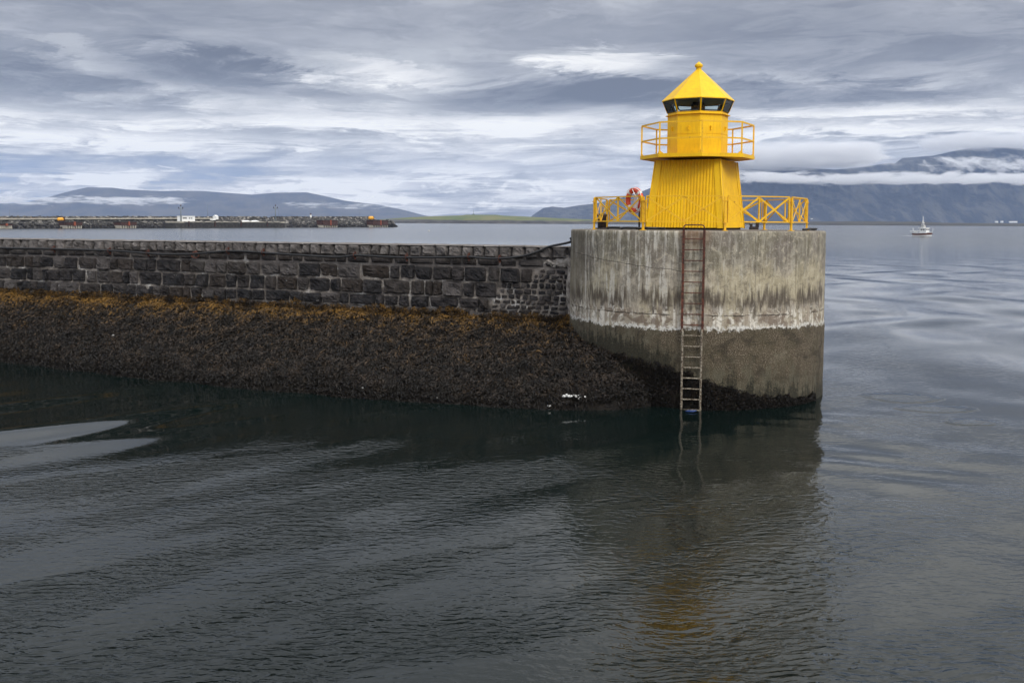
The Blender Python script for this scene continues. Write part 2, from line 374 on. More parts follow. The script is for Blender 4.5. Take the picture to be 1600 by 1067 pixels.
def stone(t):
    p = t.pos(); tint = t.attr('tint'); z = t.xyz(p)[2]
    n = t.noise(p, 3.5, 6, .65); f = t.noise(p, 26, 5, .7)
    c = t.ramp(tint, [(0, (.010, .010, .012)), (.3, (.018, .0165, .018)), (.5, (.026, .022, .021)), (.65, (.028, .020, .015)), (.8, (.046, .041, .039)), (1, (.095, .085, .082))])
    c = t.mix(t.mul(t.step(n, .45, .7), .55), c, (.085, .073, .070))
    c = t.mix(t.mul(t.step(f, .56, .72), .5), c, (.15, .14, .13))
    c = t.mix(t.mul(t.step(f, .48, .34), .6), c, (.010, .009, .009))
    c = t.mix(t.mul(t.step(z, 3.5, 3.8), .62), c, t.mix(t.step(n, .35, .65), (.085, .076, .072), (.26, .235, .22)))   # drier, lichened coping
    c = t.mix(t.mul(t.step(t.noise(p, 2.1, 5, .7), .66, .71), .6), c, (.34, .33, .31))
    return {'Base Color': c, 'Roughness': .75, 'Specular IOR Level': .3, 'Normal': t.bump(t.add(t.mul(n, .8), f), 1.0, .07)}
M_STONE = mat('basalt_block', stone)
def mortar(t):
    p = t.pos(); n = t.noise(p, 2.6, 6, .65); f = t.noise(p, 18, 4, .7); z = t.xyz(p)[2]
    c = t.ramp(n, [(.36, (.035, .03, .026)), (.46, (.13, .11, .095)), (.57, (.23, .205, .18)), (.69, (.55, .53, .50))])
    c = t.mix(t.mul(t.step(z, 3.2, 3.45), .5), c, (.13, .115, .11))
    c = t.mix(t.mul(t.step(f, .45, .65), .45), c, (.05, .045, .04))
    return {'Base Color': c, 'Roughness': .9, 'Normal': t.bump(f, .9, .03)}
M_MORT = mat('lime_mortar', mortar)
def weedc(t):
    p = t.pos(); rnd = t.attr('rnd'); up = t.attr('up')
    n = t.noise(t.sc(p, (1, 1, 1.6)), 1.8, 5, .65)
    q = t.add(t.mul(up, 1.0), t.mul(t.sub(n, .5), 1.1)); q = t.add(q, t.mul(t.sub(rnd, .5), .55))
    c = t.ramp(q, [(0, (.006, .0045, .0035)), (.25, (.014, .010, .007)), (.45, (.028, .019, .012)), (.62, (.060, .037, .018)), (.80, (.125, .070, .017)), (1, (.165, .086, .016))])
    c = t.mix(t.mul(t.step(t.noise(p, 3.3, 4, .6), .50, .66), .45), c, t.mix(rnd, (.010, .008, .007), (.075, .058, .046)))
    c = t.mix(t.mul(t.step(t.noise(p, 1.7, 6, .7), .52, .42), .8), c, (.006, .005, .004))
    c = t.mix(t.mul(t.step(t.xyz(p)[2], .55, .05), .75), c, (.005, .004, .003))
    return {'Base Color': c, 'Roughness': .6, 'Specular IOR Level': .22}
M_WEED = mat('bladder_wrack', weedc)
M_BANK = mat('wet_rock_bank', lambda t: {'Base Color': t.ramp(t.noise(t.pos(), 5, 6, .7), [(.35, (.004, .003, .0025)), (.6, (.012, .009, .006)), (.8, (.030, .024, .018))]), 'Specular IOR Level': .2, 'Normal': t.bump(t.noise(t.pos(), 7, 6, .7), 1, .1)}, rough=.6)

# ================================================================= SETTING
# ---------------------------------------------------------------- sea
def bandfield(x, y):
    """swell and wake height in metres, world coordinates"""
    r = np.hypot(x, y)
    def wv(dirx, diry, lam, amp, ph, wob=0.6):
        l = math.hypot(dirx, diry); nx, ny = -diry / l, dirx / l     # normal to the crest line
        s = x * nx + y * ny; a = x * dirx / l + y * diry / l
        s = s + wob * np.sin(a * .23 + ph) + .4 * wob * np.sin(a * .61 + 1.7 * ph + .15 * s)
        return amp * (1 + .45 * np.sin(a * .17 + 2.3 * ph) * np.sin(s * .31 + ph)) * np.sin(2 * np.pi * s / lam + ph)
    right = 1 / (1 + np.exp(-(x - 7.5 - .05 * y) / 1.6))
    left = 1 - right
    h = left * (wv(4.4, 3.8, 2.0, .0085, .4, .5) + wv(4.9, 2.9, 3.3, .0085, 2.1, .7))
    far_ = 1 / (1 + np.exp(-(y - 24) / 3.0)) * np.exp(-np.clip(y - 95, 0, None) / 30)
    h += right * far_ * (wv(13, 57, 8.5, .055, .9, 1.6) + wv(17, 40, 5.1, .010, 2.7, .9))
    h += right * (1 - 1 / (1 + np.exp(-(y - 24) / 3.0))) * (wv(6, -5, 3.4, .026, .2, .8) + wv(5, 2, 2.1, .006, 1.2, .5))
    h += .010 * np.exp(-((x - 7.4) / 2.4) ** 2 - ((y - 20) / 5.5) ** 2) * np.sin(2 * np.pi * (y * .9 + x * .45 + .25 * np.sin(y * 1.3)) / 1.35)
    h += .13 * np.exp(-((y - 23.4 - .8 * (x + 9)) / 2.1) ** 2) / (1 + np.exp((x + 8.7) * 2.2))
    return h * np.clip((200 - r) / 120, 0, 1)
def water_mat(t):
    p = t.pos(); x, y, z = t.xyz(p)
    dist = t.m('SQRT', t.add(t.mul(x, x), t.mul(y, y)))
    rt = t.step(t.sub(x, t.mul(y, .05)), 6.0, 10.5)
    # coordinates along and across the wave crests
    al = t.add(t.mul(x, .76), t.mul(y, .65)); ac = t.add(t.mul(x, -.65), t.mul(y, .76))
    ar = t.add(t.mul(x, .26), t.mul(y, .965)); acr = t.add(t.mul(x, -.965), t.mul(y, .26))
    pl = t.vec(t.mul(al, .16), t.mul(ac, .62), 0.0); prr = t.vec(t.mul(ar, .10), t.mul(acr, .42), 5.0)
    patl = t.noise(pl, 1.0, 4, .5, .5); patr = t.noise(prr, 1.0, 4, .5, .5)
    wob = t.noise(p, .8, 3, .5)
    q = t.vec(t.add(x, t.mul(wob, .8)), t.add(y, t.mul(wob, .5)), 0.0)
    rip = t.noise(t.sc(q, (4.2, 9.0, 1)), 1.0, 2, .45, .2)
    rip2 = t.noise(t.sc(q, (8.5, 17., 1)), 1.0, 2, .5, .15)
    med = t.noise(t.sc(q, (.9, 1.6, 1)), 1.0, 3, .5, .3)
    calm = t.mul(t.step(x, -5.0, -8.0), t.mul(t.step(y, 19.0, 20.8), t.step(y, 30.0, 26.0)))
    yl = t.sub(y, t.add(21.0, t.mul(t.step(x, 0.0, 3.6), -4.0))); yl = t.add(yl, t.mul(t.sub(wob, .5), 3.0)); lee = t.mul(t.step(yl, -.9, .9), t.step(t.add(x, 0.0), 9.0, 7.6)); lee = t.mul(lee, t.step(y, 40.0, 32.0))
    amp = t.add(.45, t.mul(t.step(patl, .42, .58), 1.7)); ampr = t.add(.12, t.mul(t.step(patr, .40, .66), .42))
    amp = t.add(t.mul(amp, t.sub(1.0, rt)), t.mul(ampr, rt))
    amp = t.mul(amp, t.sub(1.0, t.mul(calm, .86)))
    amp = t.mul(amp, t.sub(1.0, t.mul(lee, .78)))
    dome = None
    # three ruffled spots off the right of the pier
    for px_, py_, w_, h_ in ((1408, 620, 1.05, .75), (1464, 638, 1.05, .55), (1516, 660, .65, .45)):
        c_ = at_z(px_, py_, 0); dx = t.mul(t.sub(x, c_.x), 1 / w_); dy = t.mul(t.sub(y, c_.y), 1 / h_)
        dd = t.add(t.add(t.mul(dx, dx), t.mul(dy, dy)), t.mul(t.sub(wob, .5), 1.2)); ring = t.mul(t.step(dd, .25, .8), t.step(dd, 1.3, .9))
        dm = t.mul(t.step(dd, 1.15, .55), .055); dome = dm if dome is None else t.add(dome, dm)
        amp = t.add(amp, t.mul(t.add(t.mul(ring, 1.0), t.mul(t.step(dd, 1.0, .6), .5)), 3.0))
    far = t.m('DIVIDE', 26.0, t.add(dist, 26.0))
    amp = t.mul(amp, t.add(.06, t.mul(far, 1.3)))
    h = t.add(t.mul(t.sub(rip, .5), .024), t.add(t.mul(t.sub(rip2, .5), .0075), t.mul(t.sub(med, .5), .014)))
    nrm = t.bump(t.add(t.mul(h, amp), dome), 1.0, 1.0)
    rg = t.add(.02, t.mul(t.step(dist, 35.0, 300.0), .16))
    b = t.ramp(t.noise(p, .05, 3), [(.3, (.0026, .0056, .0050)), (.7, (.0040, .0084, .0076))])
    return {'Base Color': b, 'Roughness': rg, 'Normal': nrm, 'IOR': 1.333}
M_WATER = mat('sea_water', water_mat)
def build_water():
    az = np.concatenate([np.linspace(-math.pi, -R(36), 40, endpoint=False), np.linspace(-R(36), R(36), 460), np.linspace(R(36), math.pi, 40)[1:-1]])
    rad = np.concatenate([[.5, 3, 6], np.geomspace(8, 260, 620), np.geomspace(280, 13200, 50)])
    A, Rr = np.meshgrid(az, rad); x = Rr * np.sin(A); y = Rr * np.cos(A); z = bandfield(x, y)
    V = np.stack([x, y, z], -1).reshape(-1, 3); na, nr = len(az), len(rad)
    i, j = np.meshgrid(np.arange(nr - 1), np.arange(na), indexing='ij'); j2 = (j + 1) % na
    Fq = np.stack([i * na + j, (i + 1) * na + j, (i + 1) * na + j2, i * na + j2], -1).reshape(-1, 4)[:, ::-1]
    o = npmesh('water', V, Fq, M_WATER, True); tag(o, kind='structure'); return o
build_water()
# ---------------------------------------------------------------- far land
def profile(pts):
    xs = np.array([p[0] for p in pts], float); ys = np.array([p[1] for p in pts], float)
    return lambda x: np.interp(x, xs, ys)
def land(name, D, depth, pts, m, x0, x1, n, rows, rough=.05, seed=0, power=.8, gully=0.0, back=.35):
    """terrain whose crest, seen from the sea, follows the given outline; feet in the water at distance D"""
    pf = profile(pts); xs = np.linspace(x0, x1, n); V = np.zeros((rows, n, 3))
    nz = np.array([[mn.fractal(Vector((xx * .013 + seed, tt * 4.0, seed)), .9, 2.1, 6) for xx in xs] for tt in np.linspace(0, 1, rows)])
    for r_ in range(rows):
        t = r_ / (rows - 1)
        crest = .62
        for i_, x in enumerate(xs):
            az = math.atan((x - CX) / F); Dc = D + depth * crest
            hpx = hor(x) - pf(x); H_ = HC + hpx / F * Dc * math.cos(az) if False else HC + hpx / F * Dc
            sh = (min(t, crest) / crest) ** power if t <= crest else 1 - (1 - back) * ((t - crest) / (1 - crest)) ** 1.4
            gl = gully * (abs(mn.fractal(Vector((x * .035, t * 1.2, seed + 5)), .8, 2, 4))) * math.sin(math.pi * min(t / crest, 1))
            z = max(H_, 0) * (sh * (1 - gl) + rough * nz[r_, i_] * math.sin(math.pi * min(1, t / crest)) ** .7)
            Dd = D + depth * t + 60 * mn.noise(Vector((x * .02, t * 3, seed + 9))) * (depth / 3000)
            V[r_, i_] = (Dd * math.tan(az), Dd, (z if 0 < r_ else -3) - .0)
    V[-1, :, 2] = -3
    i, j = np.meshgrid(np.arange(rows - 1), np.arange(n - 1), indexing='ij')
    Fq = np.stack([i * n + j, i * n + j + 1, (i + 1) * n + j + 1, (i + 1) * n + j], -1).reshape(-1, 4)
    o = npmesh(name, V.reshape(-1, 3), Fq, m, True); tag(o, kind='structure'); return o, V
M_MTN = mat('mountain_rock', lambda t: {'Base Color': t.mix(t.step(t.noise(t.sc(t.pos(), (1, .3, .35)), .009, 7, .68, .4), .44, .60), (.010, .014, .020), (.060, .060, .055)), 'Normal': t.bump(t.noise(t.sc(t.pos(), (1, .4, .4)), .008, 7, .65), 1.0, 60)}, rough=.95)
M_HILL = mat('heath_rock', lambda t: {'Base Color': t.mix(t.step(t.noise(t.pos(), .003, 6, .6), .4, .65), (.030, .032, .034), (.075, .068, .055))}, rough=.95)
land('mountain', 7600, 2600, [(820, 346), (835, 334), (848, 325.5), (862, 323), (880, 325), (905, 321), (930, 318), (970, 309), (1000, 300), (1022, 291), (1060, 276), (1150, 262), (1235, 262), (1300, 266), (1340, 262), (1385, 256), (1392, 257), (1404, 248), (1425, 246.5), (1450, 245), (1480, 238), (1520, 230), (1600, 234), (1680, 245), (1800, 300), (1900, 345)], M_MTN, 815, 1900, 420, 70, .05, 3.3, .9, .25)
land('hills', 10500, 2500, [(40, 318), (75, 309), (105, 301), (126, 296), (140, 293), (160, 293.5), (178, 293.5), (200, 296.5), (255, 299), (280, 298.5), (320, 299), (360, 302), (395, 304.5), (430, 301.5), (480, 301), (500, 305), (540, 314), (590, 320), (625, 327), (660, 336), (700, 344)], M_HILL, 0, 700, 300, 40, .03, 7.7, .8, .12)
def isl(t):
    p = t.pos(); z = t.xyz(p)[2]; n = t.noise(p, .012, 6, .65)
    c = t.mix(t.step(n, .38, .62), (.050, .085, .018), (.13, .125, .045))
    rock = t.step(t.add(z, t.mul(t.sub(n, .5), 14.)), 9.0, 6.5)
    return {'Base Color': t.mix(rock, c, t.ramp(t.noise(p, .05, 5, .7), [(.4, (.022, .020, .020)), (.7, (.085, .078, .07))]))}
M_ISL = mat('grassy_headland', isl, rough=.95)
land('headland', 2300, 420, [(560, 345), (600, 342.5), (640, 339.5), (680, 338), (722, 336.5), (728, 335.6), (775, 335.6), (785, 337), (830, 339), (870, 341), (930, 343.3), (1004, 344.6), (1080, 345.5), (1130, 346.3)], M_ISL, 540, 1140, 300, 26, .07, 1.1, .45, 0, .2)
M_SPIT = mat('dark_shore', lambda t: {'Base Color': t.ramp(t.noise(t.pos(), .03, 5, .7), [(.4, (.020, .019, .018)), (.7, (.055, .05, .035))])}, rough=.95)
land('low_shore', 2500, 300, [(1120, 346.6), (1200, 346.5), (1300, 346.3), (1350, 345.8), (1400, 346.6), (1440, 346.3), (1470, 348.2), (1560, 348.9), (1700, 349.6)], M_SPIT, 1115, 1800, 300, 16, .10, 4.4, .5, 0, .3)

# ---------------------------------------------------------------- haze
hz_ = MB(); hz_.box((0, 0, 398), (28000, 28000, 804))
M_HAZE = bpy.data.materials.new('air'); M_HAZE.use_nodes = True; hn = NT(M_HAZE.node_tree); hn.n.clear()
ho = hn.n.new('ShaderNodeOutputMaterial'); hp = hn.n.new('ShaderNodeVolumePrincipled')
hp.inputs['Color'].default_value = (.42, .58, .93, 1); hp.inputs['Density'].default_value = 4.2e-5; hp.inputs['Anisotropy'].default_value = 0.0
hn.l.new(hp.outputs[0], ho.inputs['Volume'])
hob = hz_.build('haze', M_HAZE); tag(hob, kind='stuff')

# ================================================================= PIER HEAD
pier = MB()
prof = [(PR + .02, -1.5), (PR + .02, 0.0), (PR + .01, 2.06), (PR, 2.12), (PR, 4.2), (PR, DECK - .05), (PR - .012, DECK - .018), (PR - .045, DECK), (PR - .3, DECK), (0.02, DECK + .012)]
zs = []
for (r0, z0), (r1, z1) in zip(prof[:-1], prof[1:]):
    k = max(1, int(abs(z1 - z0) / .06)); zs += [(r0 + (r1 - r0) * i / k, z0 + (z1 - z0) * i / k) for i in range(k)]
zs.append(prof[-1]); n = 420; vs = []; fs = []
for r_, z_ in zs:
    for k in range(n):
        t = 2 * math.pi * k / n; q = Vector((r_ * math.cos(t), r_ * math.sin(t), z_)); rr = r_
        if r_ > PR - .04:
            nn = mn.fractal(q * .8, .8, 2, 5) * .015 + mn.fractal(q * 5, .8, 2, 4) * .005
            if z_ < 2.06: nn += mn.fractal(q * 9, .7, 2, 3) * .012 + .006
            if z_ > DECK - .07: nn -= max(0, mn.fractal(q * 3, .8, 2, 4)) * .03
            rr += nn
        vs.append((rr * math.cos(t) + PC.x, rr * math.sin(t) + PC.y, z_))
for i in range(len(zs) - 1):
    for k in range(n): fs.append((i * n + k, i * n + (k + 1) % n, (i + 1) * n + (k + 1) % n, (i + 1) * n + k))
pier.addf(vs, fs, True)
po = pier.build('pier_head', M_CONC)
tag(po, 'round weather-stained concrete pier head under the yellow lighthouse, dark below the tide line', 'pier')

# ================================================================= SEA WALL
def wp(s, n_, z): p = Vector((W0.x, W0.y, 0)) + WD * s + WN * n_; return Vector((p.x, p.y, z))
S0, S1 = -1.1, WL + 7.0
def course_z(i, s):   # joint heights at the pier end and at the far end
    A = [4.05, 3.42, 2.95, 2.46, 2.12, 1.55]; B = [4.05, 3.46, 3.02, 2.56, 2.16, 1.6]
    return A[i] + (B[i] - A[i]) * s / WL
wall = empty('sea_wall', wp(WL / 2, 0, 1.5), 'long dark basalt block wall running from the left edge to the concrete pier head', 'sea wall')
def wpart(mb, name, m): 
    o = mb.build(name, m, None, loc=tuple(wall.location)); o.location = (0, 0, 0); o.parent = wall; return o
# body behind the stones
body = MB()
vs = []
ss = np.linspace(S0, S1, 200); zz = np.linspace(1.2, 4.02, 30)
for z_ in zz:
    for s_ in ss: vs.append(wp(s_, -.045 + .03 * mn.noise(Vector((s_ * 2, z_ * 3, 0))) - .10 * (z_ - 2.1) / 2, z_))
nn_ = len(ss); fs = [(i * nn_ + j, i * nn_ + j + 1, (i + 1) * nn_ + j + 1, (i + 1) * nn_ + j) for i in range(len(zz) - 1) for j in range(nn_ - 1)]
body.addf(vs, fs, True)
body.addf([wp(S0, -.1, 4.0), wp(S1, -.1, 4.0), wp(S1, -2.4, 4.0), wp(S0, -2.4, 4.0), wp(S0, -2.4, -1), wp(S1, -2.4, -1), wp(S1, -.1, -1), wp(S0, -.1, -1)], [(0, 1, 2, 3), (3, 2, 5, 4), (0, 3, 4, 7), (1, 6, 5, 2)])
wpart(body, 'mortar', M_MORT)
class Stones:
    def __init__(s): s.V = []; s.F = []; s.T = []; s.n = 0
    def block(s, s0, s1, zfun0, zfun1, off, bulge, tint, nx=7, nz=6, shear=0.0, rough=.03, jit=.012):
        w_, h_ = s1 - s0, 1; seed = Vector((random.uniform(-50, 50), random.uniform(-50, 50), random.uniform(-50, 50)))
        cj = [[random.uniform(-jit, jit) for _ in range(2)] for _ in range(4)]
        tx, tz = random.uniform(-.35, .35) * bulge, random.uniform(-.35, .35) * bulge
        pts = np.zeros((nz, nx, 3)); 
        for j in range(nz):
            for i in range(nx):
                a, b = i / (nx - 1), j / (nz - 1)
                za, zb = zfun0(s0 + w_ * a), zfun1(s0 + w_ * a); hh = abs(zb - za)
                c0 = [(1 - a) * (1 - b), a * (1 - b), a * b, (1 - a) * b]
                js = sum(c0[q] * cj[q][0] for q in range(4)); jz = sum(c0[q] * cj[q][1] for q in range(4))
                ea = min(a, 1 - a) * w_; eb = min(b, 1 - b) * hh; e = min(ea, eb)
                prof_ = 1 - math.exp(-e / .02)
                q = Vector(((s0 + w_ * a) * 4, b * hh * 4, 0)) + seed
                fr = mn.noise(q * .9) * 1.6 - abs(mn.noise(q * 1.9)) * 1.5 + mn.noise(q * 5) * .5
                d = off + prof_ * (bulge + tx * (a - .5) * 2 + tz * (b - .5) * 2 + rough * fr)
                if i in (0, nx - 1) or j in (0, nz - 1): d = off - .09
                zz_ = za + (zb - za) * b + jz + .012 * mn.noise(q * 3)
                p = wp(s0 + w_ * a + js + shear * (b - .5) + .012 * mn.noise(q * 3 + Vector((9, 0, 0))), d, zz_)
                pts[j, i] = p
        o = s.n; s.V.append(pts.reshape(-1, 3)); s.n += nx * nz; s.T.append(np.full(nx * nz, tint))
        for j in range(nz - 1):
            for i in range(nx - 1): s.F.append((o + j * nx + i, o + j * nx + i + 1, o + (j + 1) * nx + i + 1, o + (j + 1) * nx + i))
    def build(s, name, m):
        V = np.concatenate(s.V) - np.array(wall.location)
        return npmesh(name, V, np.array(s.F), m, False, {'tint': np.concatenate(s.T)}, wall)
def batter(z): return .03 - .10 * (z - 2.1) / 2
# edge of the patch of small rubble beside the pier (arc length, height)
def patch_edge(z):     # s at which big blocks stop
    return float(np.interp(z, [1.5, 2.12, 2.2, 2.5, 2.9, 3.0, 3.4, 3.6, 3.62], [3.3, 3.1, 2.5, 2.45, 2.2, 1.4, .9, .55, .35]))
st = Stones()
for ci in range(1, 5):
    s_ = S1; 
    while s_ > 0:
        wdt = random.choice([.30, .38, .44, .5, .55, .62, .7, .8, .98]) if ci < 4 else random.uniform(.3, .8)
        if ci == 1: wdt *= 1.08
        s2 = s_ - wdt; zm = (course_z(ci, s_) + course_z(ci + 1, s_)) / 2; e = patch_edge(zm)
        if s_ < e + .2: break
        if s2 < e: s2 = e + random.uniform(-.05, .05)
        jt = random.choice([.012, .016, .02, .03]); ht = random.uniform(-.012, .012)
        st.block(s2 + jt / 2, s_ - jt / 2, lambda q: course_z(ci + 1, q) + .014 + ht, lambda q: course_z(ci, q) - .014, batter(zm) - .03, random.uniform(.05, .10), random.random() ** (1.3 if ci > 1 else .8), 11, 9, rough=.055, jit=.022)
        s_ = s2
wall_blocks = st
st.build('block_courses', M_STONE)
st = Stones(); s_ = S1
def cop_top(q): return 4.06 + .012 * mn.noise(Vector((q * 1.7, 0, 0)))
def cop_mid(q): return 3.70 + .02 * mn.noise(Vector((q * .9, 4, 0)))
while s_ > -.9:
    wdt = random.uniform(.30, .50); s2 = s_ - wdt
    st.block(s2 + .008, s_ - .008, cop_mid, cop_top, -.02, random.uniform(.03, .07), random.uniform(.55, 1), 7, 7, shear=random.uniform(-.07, .03), rough=.05)
    s_ = s2
s_ = S1
while s_ > .5:
    wdt = random.uniform(.35, .9); s2 = max(s_ - wdt, .45)
    st.block(s2 + .006, s_ - .006, lambda q: course_z(1, q) + .03, lambda q: cop_mid(q) - .015, -.055, .018, random.uniform(.45, .85), 7, 5, rough=.02)
    s_ = s2
# flat tops of the coping stones
s_ = S1
co = st.build('coping', M_STONE)
top = MB(); sL = np.linspace(S0, S1, 260); rows = 12; vs = []
for j in range(rows):
    for q in sL:
        nn2 = -.01 - 2.2 * j / (rows - 1); vs.append(wp(q, nn2, cop_top(q) - .01 + .012 * mn.noise(Vector((q * 3, nn2 * 4, 2)))))
fs = [(j * len(sL) + i, j * len(sL) + i + 1, (j + 1) * len(sL) + i + 1, (j + 1) * len(sL) + i) for j in range(rows - 1) for i in range(len(sL) - 1)]
top.addf(vs, fs, True); tp = wpart(top, 'wall_top', M_MORT)
# rubble patch
st = Stones(); z_ = 3.60
while z_ > 1.55:
    h_ = random.uniform(.12, .20); e = patch_edge(z_ - h_ / 2); s_ = -.55 + random.uniform(0, .1)
    lim = e
    while s_ < lim - .06:
        wdt = random.uniform(.13, .33); s2 = min(s_ + wdt, lim)
        if s2 - s_ > .07:
            dz0, dz1 = random.uniform(-.012, .012), random.uniform(-.012, .012); zt, zb = z_, z_ - h_
            g_ = random.uniform(.005, .013)
            st.block(s_ + g_, s2 - g_, lambda q: zb + g_ + dz0, lambda q: zt - g_ * .6 + dz1, batter(z_) - .045, random.uniform(.02, .06), random.random(), 7, 6, rough=.03, jit=.032)
        s_ = s2
    z_ -= h_
st.build('rubble_patch', M_STONE)
# lumpy mortar smear between rubble and pier
M_SMEAR = mat('smeared_mortar', lambda t: {'Base Color': t.ramp(t.noise(t.pos(), 5, 6, .7), [(.35, (.10, .085, .07)), (.5, (.30, .27, .24)), (.7, (.50, .47, .44))]), 'Normal': t.bump(t.noise(t.pos(), 9, 5, .7), 1, .06)}, rough=.9)
sm = MB(); 
zz = np.linspace(1.8, 3.75, 46)
ring = []
for z_ in zz:
    c_ = -.10 + .03 * math.sin(z_ * 5) ; wd_ = .06 + .03 * mn.noise(Vector((0, z_ * 3, 0))) + .02
    for k in range(13):
        a = math.pi * k / 12; ring.append(wp(c_ + .6 - .6 - math.cos(a) * wd_ * 1.3 + .12, -.06 + math.sin(a) * .11 + .02 * mn.noise(Vector((k, z_ * 7, 1))), z_))
sm.addf(ring, [(i * 13 + k, i * 13 + k + 1, (i + 1) * 13 + k + 1, (i + 1) * 13 + k) for i in range(len(zz) - 1) for k in range(12)], True)
# mortar spread over the top of the rubble
vs = []; nu, nv = 40, 10
for j in range(nv):
    for i in range(nu):
        a, b = i / (nu - 1), j / (nv - 1); s_ = -.15 + 1.0 * a; zc = 3.66 - .10 * a - .12 * mn.noise(Vector((a * 5, 0, 3))); hh = .40 * (1 - a) ** .7 + .03
        q = Vector((a * 9, b * 3, 0)); edge = math.sin(math.pi * b) ** .5 * min(1, (1 - a) * 5)
        vs.append(wp(s_, -.07 + (.030 + .05 * mn.noise(q * 1.7)) * edge, zc + hh * (b - .5) + .04 * mn.noise(q * 2)))
sm.addf(vs, [(j * nu + i, j * nu + i + 1, (j + 1) * nu + i + 1, (j + 1) * nu + i) for j in range(nv - 1) for i in range(nu - 1)], True)
wpart(sm, 'mortar_smear', M_SMEAR)

# cable along the wall
def wall_hit(x, y, off=.10):
    o = Vector((W0.x, W0.y, 0)) + WN * off; d = ray(x, y); c0 = Vector((0, 0, HC)); k = (o - c0).dot(WN) / d.dot(WN); return c0 + d * k
cp = [(-60, 386), (-20, 387), (60, 388.5), (120, 390), (180, 392), (240, 396.5), (272, 397.3), (305, 396.5), (357, 392.3), (400, 394), (413, 395), (520, 401.5), (556, 399), (600, 401), (636, 402.3), (700, 402), (733, 401.2), (755, 403.5), (781, 404), (803, 402), (822, 399), (843, 392), (858, 385.5)]
cpts = [wall_hit(*q) for q in cp] + [pt(-78, PR + .03, 4.22), pt(-78, PR + .025, 4.34)]
def smooth(pts, k=4):
    res = []
    for i in range(len(pts) - 1):
        p0, p1, p2, p3 = pts[max(i - 1, 0)], pts[i], pts[i + 1], pts[min(i + 2, len(pts) - 1)]
        for j in range(k):
            t = j / k; res.append(.5 * ((2 * p1) + (p2 - p0) * t + (2 * p0 - 5 * p1 + 4 * p2 - p3) * t * t + (3 * p1 - p0 - 3 * p2 + p3) * t ** 3))
    res.append(pts[-1]); return res
cab = MB(); cab.tube(smooth(cpts), .035, 8)
co_ = cab.build('cable', M_BLACK); tag(co_, 'black cable sagging along the coping of the block wall and up to the round pier', 'cable')
for x_, y_ in [(85, 389), (172, 391.5), (232, 395), (357, 391), (412, 393.5), (555, 398.5), (636, 401), (733, 400.5), (781, 403.5)]:
    p = wall_hit(x_, y_ - 1, .05); bk = MB(); L = .16
    bk.bar(p + Vector((0, 0, .09)), p - Vector((0, 0, L)), .05, .03, side=tuple(WD)); bk.tube([p + WN * .0 + Vector((0, 0, .05)), p + WN * .12 + Vector((0, 0, .03)), p + WN * .12 - Vector((0, 0, .07)), p - Vector((0, 0, .09))], .012, 6)
    bk.build('cable_clip', M_RUST, co_)
rg = MB(); c_ = wall_hit(305, 398.5, .09)
rg.tube([c_ + WD * (.15 * math.cos(t)) + Vector((0, 0, .10 * math.sin(t))) for t in np.linspace(0, 2 * math.pi, 25)], .022, 8, cap=False)
rg.tube([c_ + Vector((0, 0, .10)) + WN * .03, c_ + Vector((0, 0, .12)) - WN * .1], .03, 8)
tag(rg.build('mooring_ring', M_RUST), 'rusty iron mooring ring hanging on the block wall under the black cable', 'mooring ring')

# ================================================================= WEED-COVERED BANK
WL_PTS = [(-26.5, 37.5), (-17.4, 33.4), (-12.2, 30.4), (-7.3, 28.0), (-3.6, 26.5), (.84, 25.2), (2.6, 25.15), (3.6, 25.6), (4.6, 26.6), (6, 29)]
wx = [p[0] for p in WL_PTS]; wy = [p[1] for p in WL_PTS]
def bank_h(x, y):
    yw = float(np.interp(x, wx, wy)) + .12 * mn.noise(Vector((x * .8, 0, 5))) + .05 * mn.noise(Vector((x * 3, 0, 5)))
    # distance in from the waterline, measured square to the wall
    d = (y - yw) * abs(WN.y)
    # foot of wall
    yb = W0.y + WD.y / WD.x * (x - W0.x); run = max((yb - float(np.interp(x, wx, wy))) * abs(WN.y), .6)
    if x > W0.x: run = max(3.2 - (x - W0.x) * .25, 1.5)
    topz = 1.80 + .22 * min(max(-(x - W0.x) / 18, 0), 1.3)
    if x > W0.x: topz = 1.86 - (x - W0.x) * .16
    if d < 0: return 1.1 * d
    q = min(d / run, 1.15)
    n_ = .16 * mn.noise(Vector((x * 1.1, y * 1.1, 1))) + .13 * mn.noise(Vector((x * 2.7, y * 2.7, 2)))
    # undercut face under the pier's left side
    ex = .62 if x < .5 else .62 - .22 * min((x - .5) / 2, 1)
    return topz * q ** ex + n_ * min(1, d * 3) * (1 - .7 * max(0, q - .8) / .2 if q < 1 else .3)
xs = np.arange(-27, 4.7, .12); ds = np.linspace(-.8, 4.6, 46)
V = []; 
for d_ in ds:
    for x in xs:
        y = float(np.interp(x, wx, wy)) + d_ / abs(WN.y); V.append((x, y, bank_h(x, y)))
nx_ = len(xs); Fq = np.array([(j * nx_ + i, j * nx_ + i + 1, (j + 1) * nx_ + i + 1, (j + 1) * nx_ + i) for j in range(len(ds) - 1) for i in range(nx_ - 1)])
bo = npmesh('rock_bank', np.array(V), Fq, M_BANK, True); tag(bo, kind='structure')

